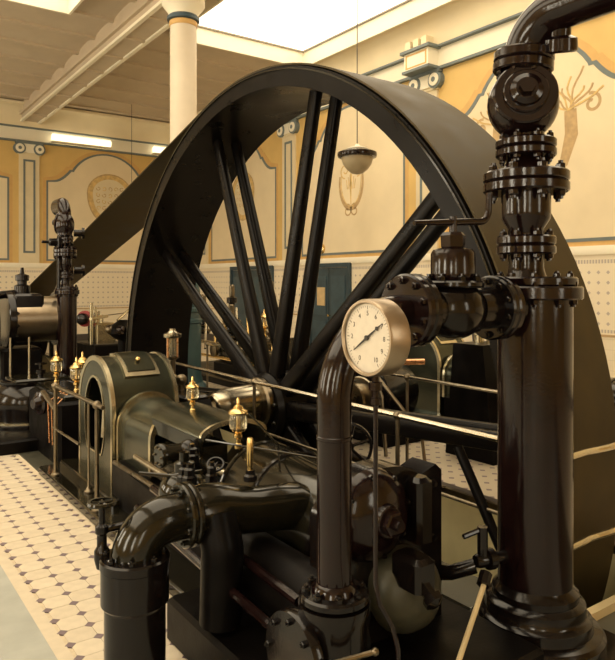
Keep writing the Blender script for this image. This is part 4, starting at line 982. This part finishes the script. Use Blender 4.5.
r_ = root('bearing_stand', 'tall black bearing stand behind the stop valve', 'stand', (6.2, 5.1, 0))
b = MB(); b.prism([(5.9, 4.75, .003), (5.9, 5.45, .003), (5.9, 5.33, 1.2), (5.9, 4.9, 1.2)], (.5, 0, 0)); b.build('stand_body', DARK, r_)
for y in (4.98, 5.16):
    b = MB(); b.lathe([(.06, 0), (.06, .10), (.04, .12), (.04, .2)], (6.15, y, 1.19), (0,0,1), 14); b.build('cap_stud', TRIM, r_)
XF[0] = None
# tool hooks on the right wall
r_ = root('tool_rack', 'wall rack with hanging iron hook tools beside the right riser', 'rack', (XR-.1, 8.2, 1.4))
b = MB(); b.box((XR-.16, 7.2, .42), (XR-.03, 9.3, .50)); b.build('shelf', BASEB, r_, 0)
for y in (7.75, 8.25):
    b = MB(); b.tube([(XR-.12, y, 1.45), (XR-.12, y, .02)], .016, 8); sh = b.build('hook_tool', BASEB, r_)
    for sg in (-1, 1):
        b = MB(); b.tube([(XR-.12, y+sg*.20, 1.42), (XR-.12, y+sg*.18, 1.15), (XR-.12, y+sg*.03, .92), (XR-.12, y, .72)], .013, 8); b.build('hook_prong', BASEB, sh)
    b = MB(); b.ball((XR-.12, y, .70), .045, 10, 6); b.build('hook_knob', BASEB, sh)
b = MB(); b.tube([(XR-.12, 7.2, 1.45), (XR-.12, 9.3, 1.45)], .018, 8); b.build('rack_bar', BRASS, r_)
b = MB(); b.tube(fillet([(XR-.12, 9.3, 1.45), (XR-.12, 9.34, 1.2), (XR-.12, 9.3, .5)], .05, 4), .02, 8); b.build('rack_pipe', MOTIF, r_)

# ================================================================== COLUMN
r_ = root('iron_column', 'round cream iron column with banded capital under the ceiling beam', 'column', (4.88, 10.43, 0))
XC, YC = 4.88, 10.43
b = MB(); b.lathe([(.228, 2.0), (.222, 6.2)], (XC, YC, 0), (0,0,1), 48); b.build('shaft', COLUMN, r_)
b = MB(); b.lathe([(.40, .003), (.40, .1), (.33, .16), (.30, .3), (.30, 1.15), (.32, 1.17), (.32, 1.22), (.29, 1.24), (.28, 1.34), (.32, 1.36), (.32, 1.41), (.28, 1.43), (.27, 1.95), (.24, 2.02)], (XC, YC, 0), (0,0,1), 48); b.build('base', TEAL, r_)
b = MB(); b.lathe([(.228, 6.16), (.235, 6.17), (.235, 6.24), (.228, 6.25)], (XC, YC, 0), (0,0,1), 48); b.build('orange_band', ORANGE, r_)
b = MB(); b.lathe([(.23, 6.24), (.27, 6.26), (.275, 6.31), (.25, 6.34)], (XC, YC, 0), (0,0,1), 48); b.build('blue_ring', DOORP, r_)
b = MB(); b.lathe([(.24, 6.33), (.26, 6.40), (.34, 6.50), (.36, 6.53), (.36, 6.62)], (XC, YC, 0), (0,0,1), 48); b.build('capital', WHITE, r_)

# ================================================================== PENDANT LAMPS, ADDED CORNICE GLOW
def pendant(x, y, z, label):
    t = root('pendant_lamp', label, 'lamp', (x, y, z), 'hanging lamps')
    b = MB(); b.tube([(x, y, z+.12), (x, y, ZG-.005 if y < 13 else 7.06)], .007, 8); b.build('cord', BASEB, t)
    b = MB(); b.lathe([(.02, .16), (.04, .13), (.12, .105), (.15, .095), (.15, .08)], (x, y, z), (0,0,1), 32); b.build('shade_top', WHITE, t)
    b = MB(); b.lathe([(.15, .085), (.24, .05), (.275, .035), (.28, .0), (.27, -.03), (.235, -.035)], (x, y, z), (0,0,1), 40); b.build('shade_rim', IRONB, t)
    b = MB(); b.lathe([(.225, -.03), (.222, -.06), (.20, -.13), (.15, -.20), (.08, -.255), (.0, -.275)], (x, y, z), (0,0,1), 40); b.build('glass_bowl', LAMPG, t)
    return t
pendant(6.06, 7.26, 3.64, 'hanging lamp with dark rim and glass bowl seen through the wheel')
pendant(7.2, 18.9, 3.7, 'hanging lamp on a long cord behind the belt at left')
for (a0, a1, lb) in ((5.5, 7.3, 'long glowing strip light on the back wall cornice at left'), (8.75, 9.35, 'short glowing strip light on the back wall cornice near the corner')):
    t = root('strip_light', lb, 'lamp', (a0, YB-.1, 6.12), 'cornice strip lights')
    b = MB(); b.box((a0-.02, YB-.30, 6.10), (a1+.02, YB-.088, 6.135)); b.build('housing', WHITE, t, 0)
    b = MB(); b.lathe([(.10, 0), (.115, .02), (.115, a1-a0-.02), (.10, a1-a0)], (a0, YB-.20, 6.25), (1,0,0), 20); b.build('tube', GLOW, t)  # added glowing bar stands in for light reflected off the cornice
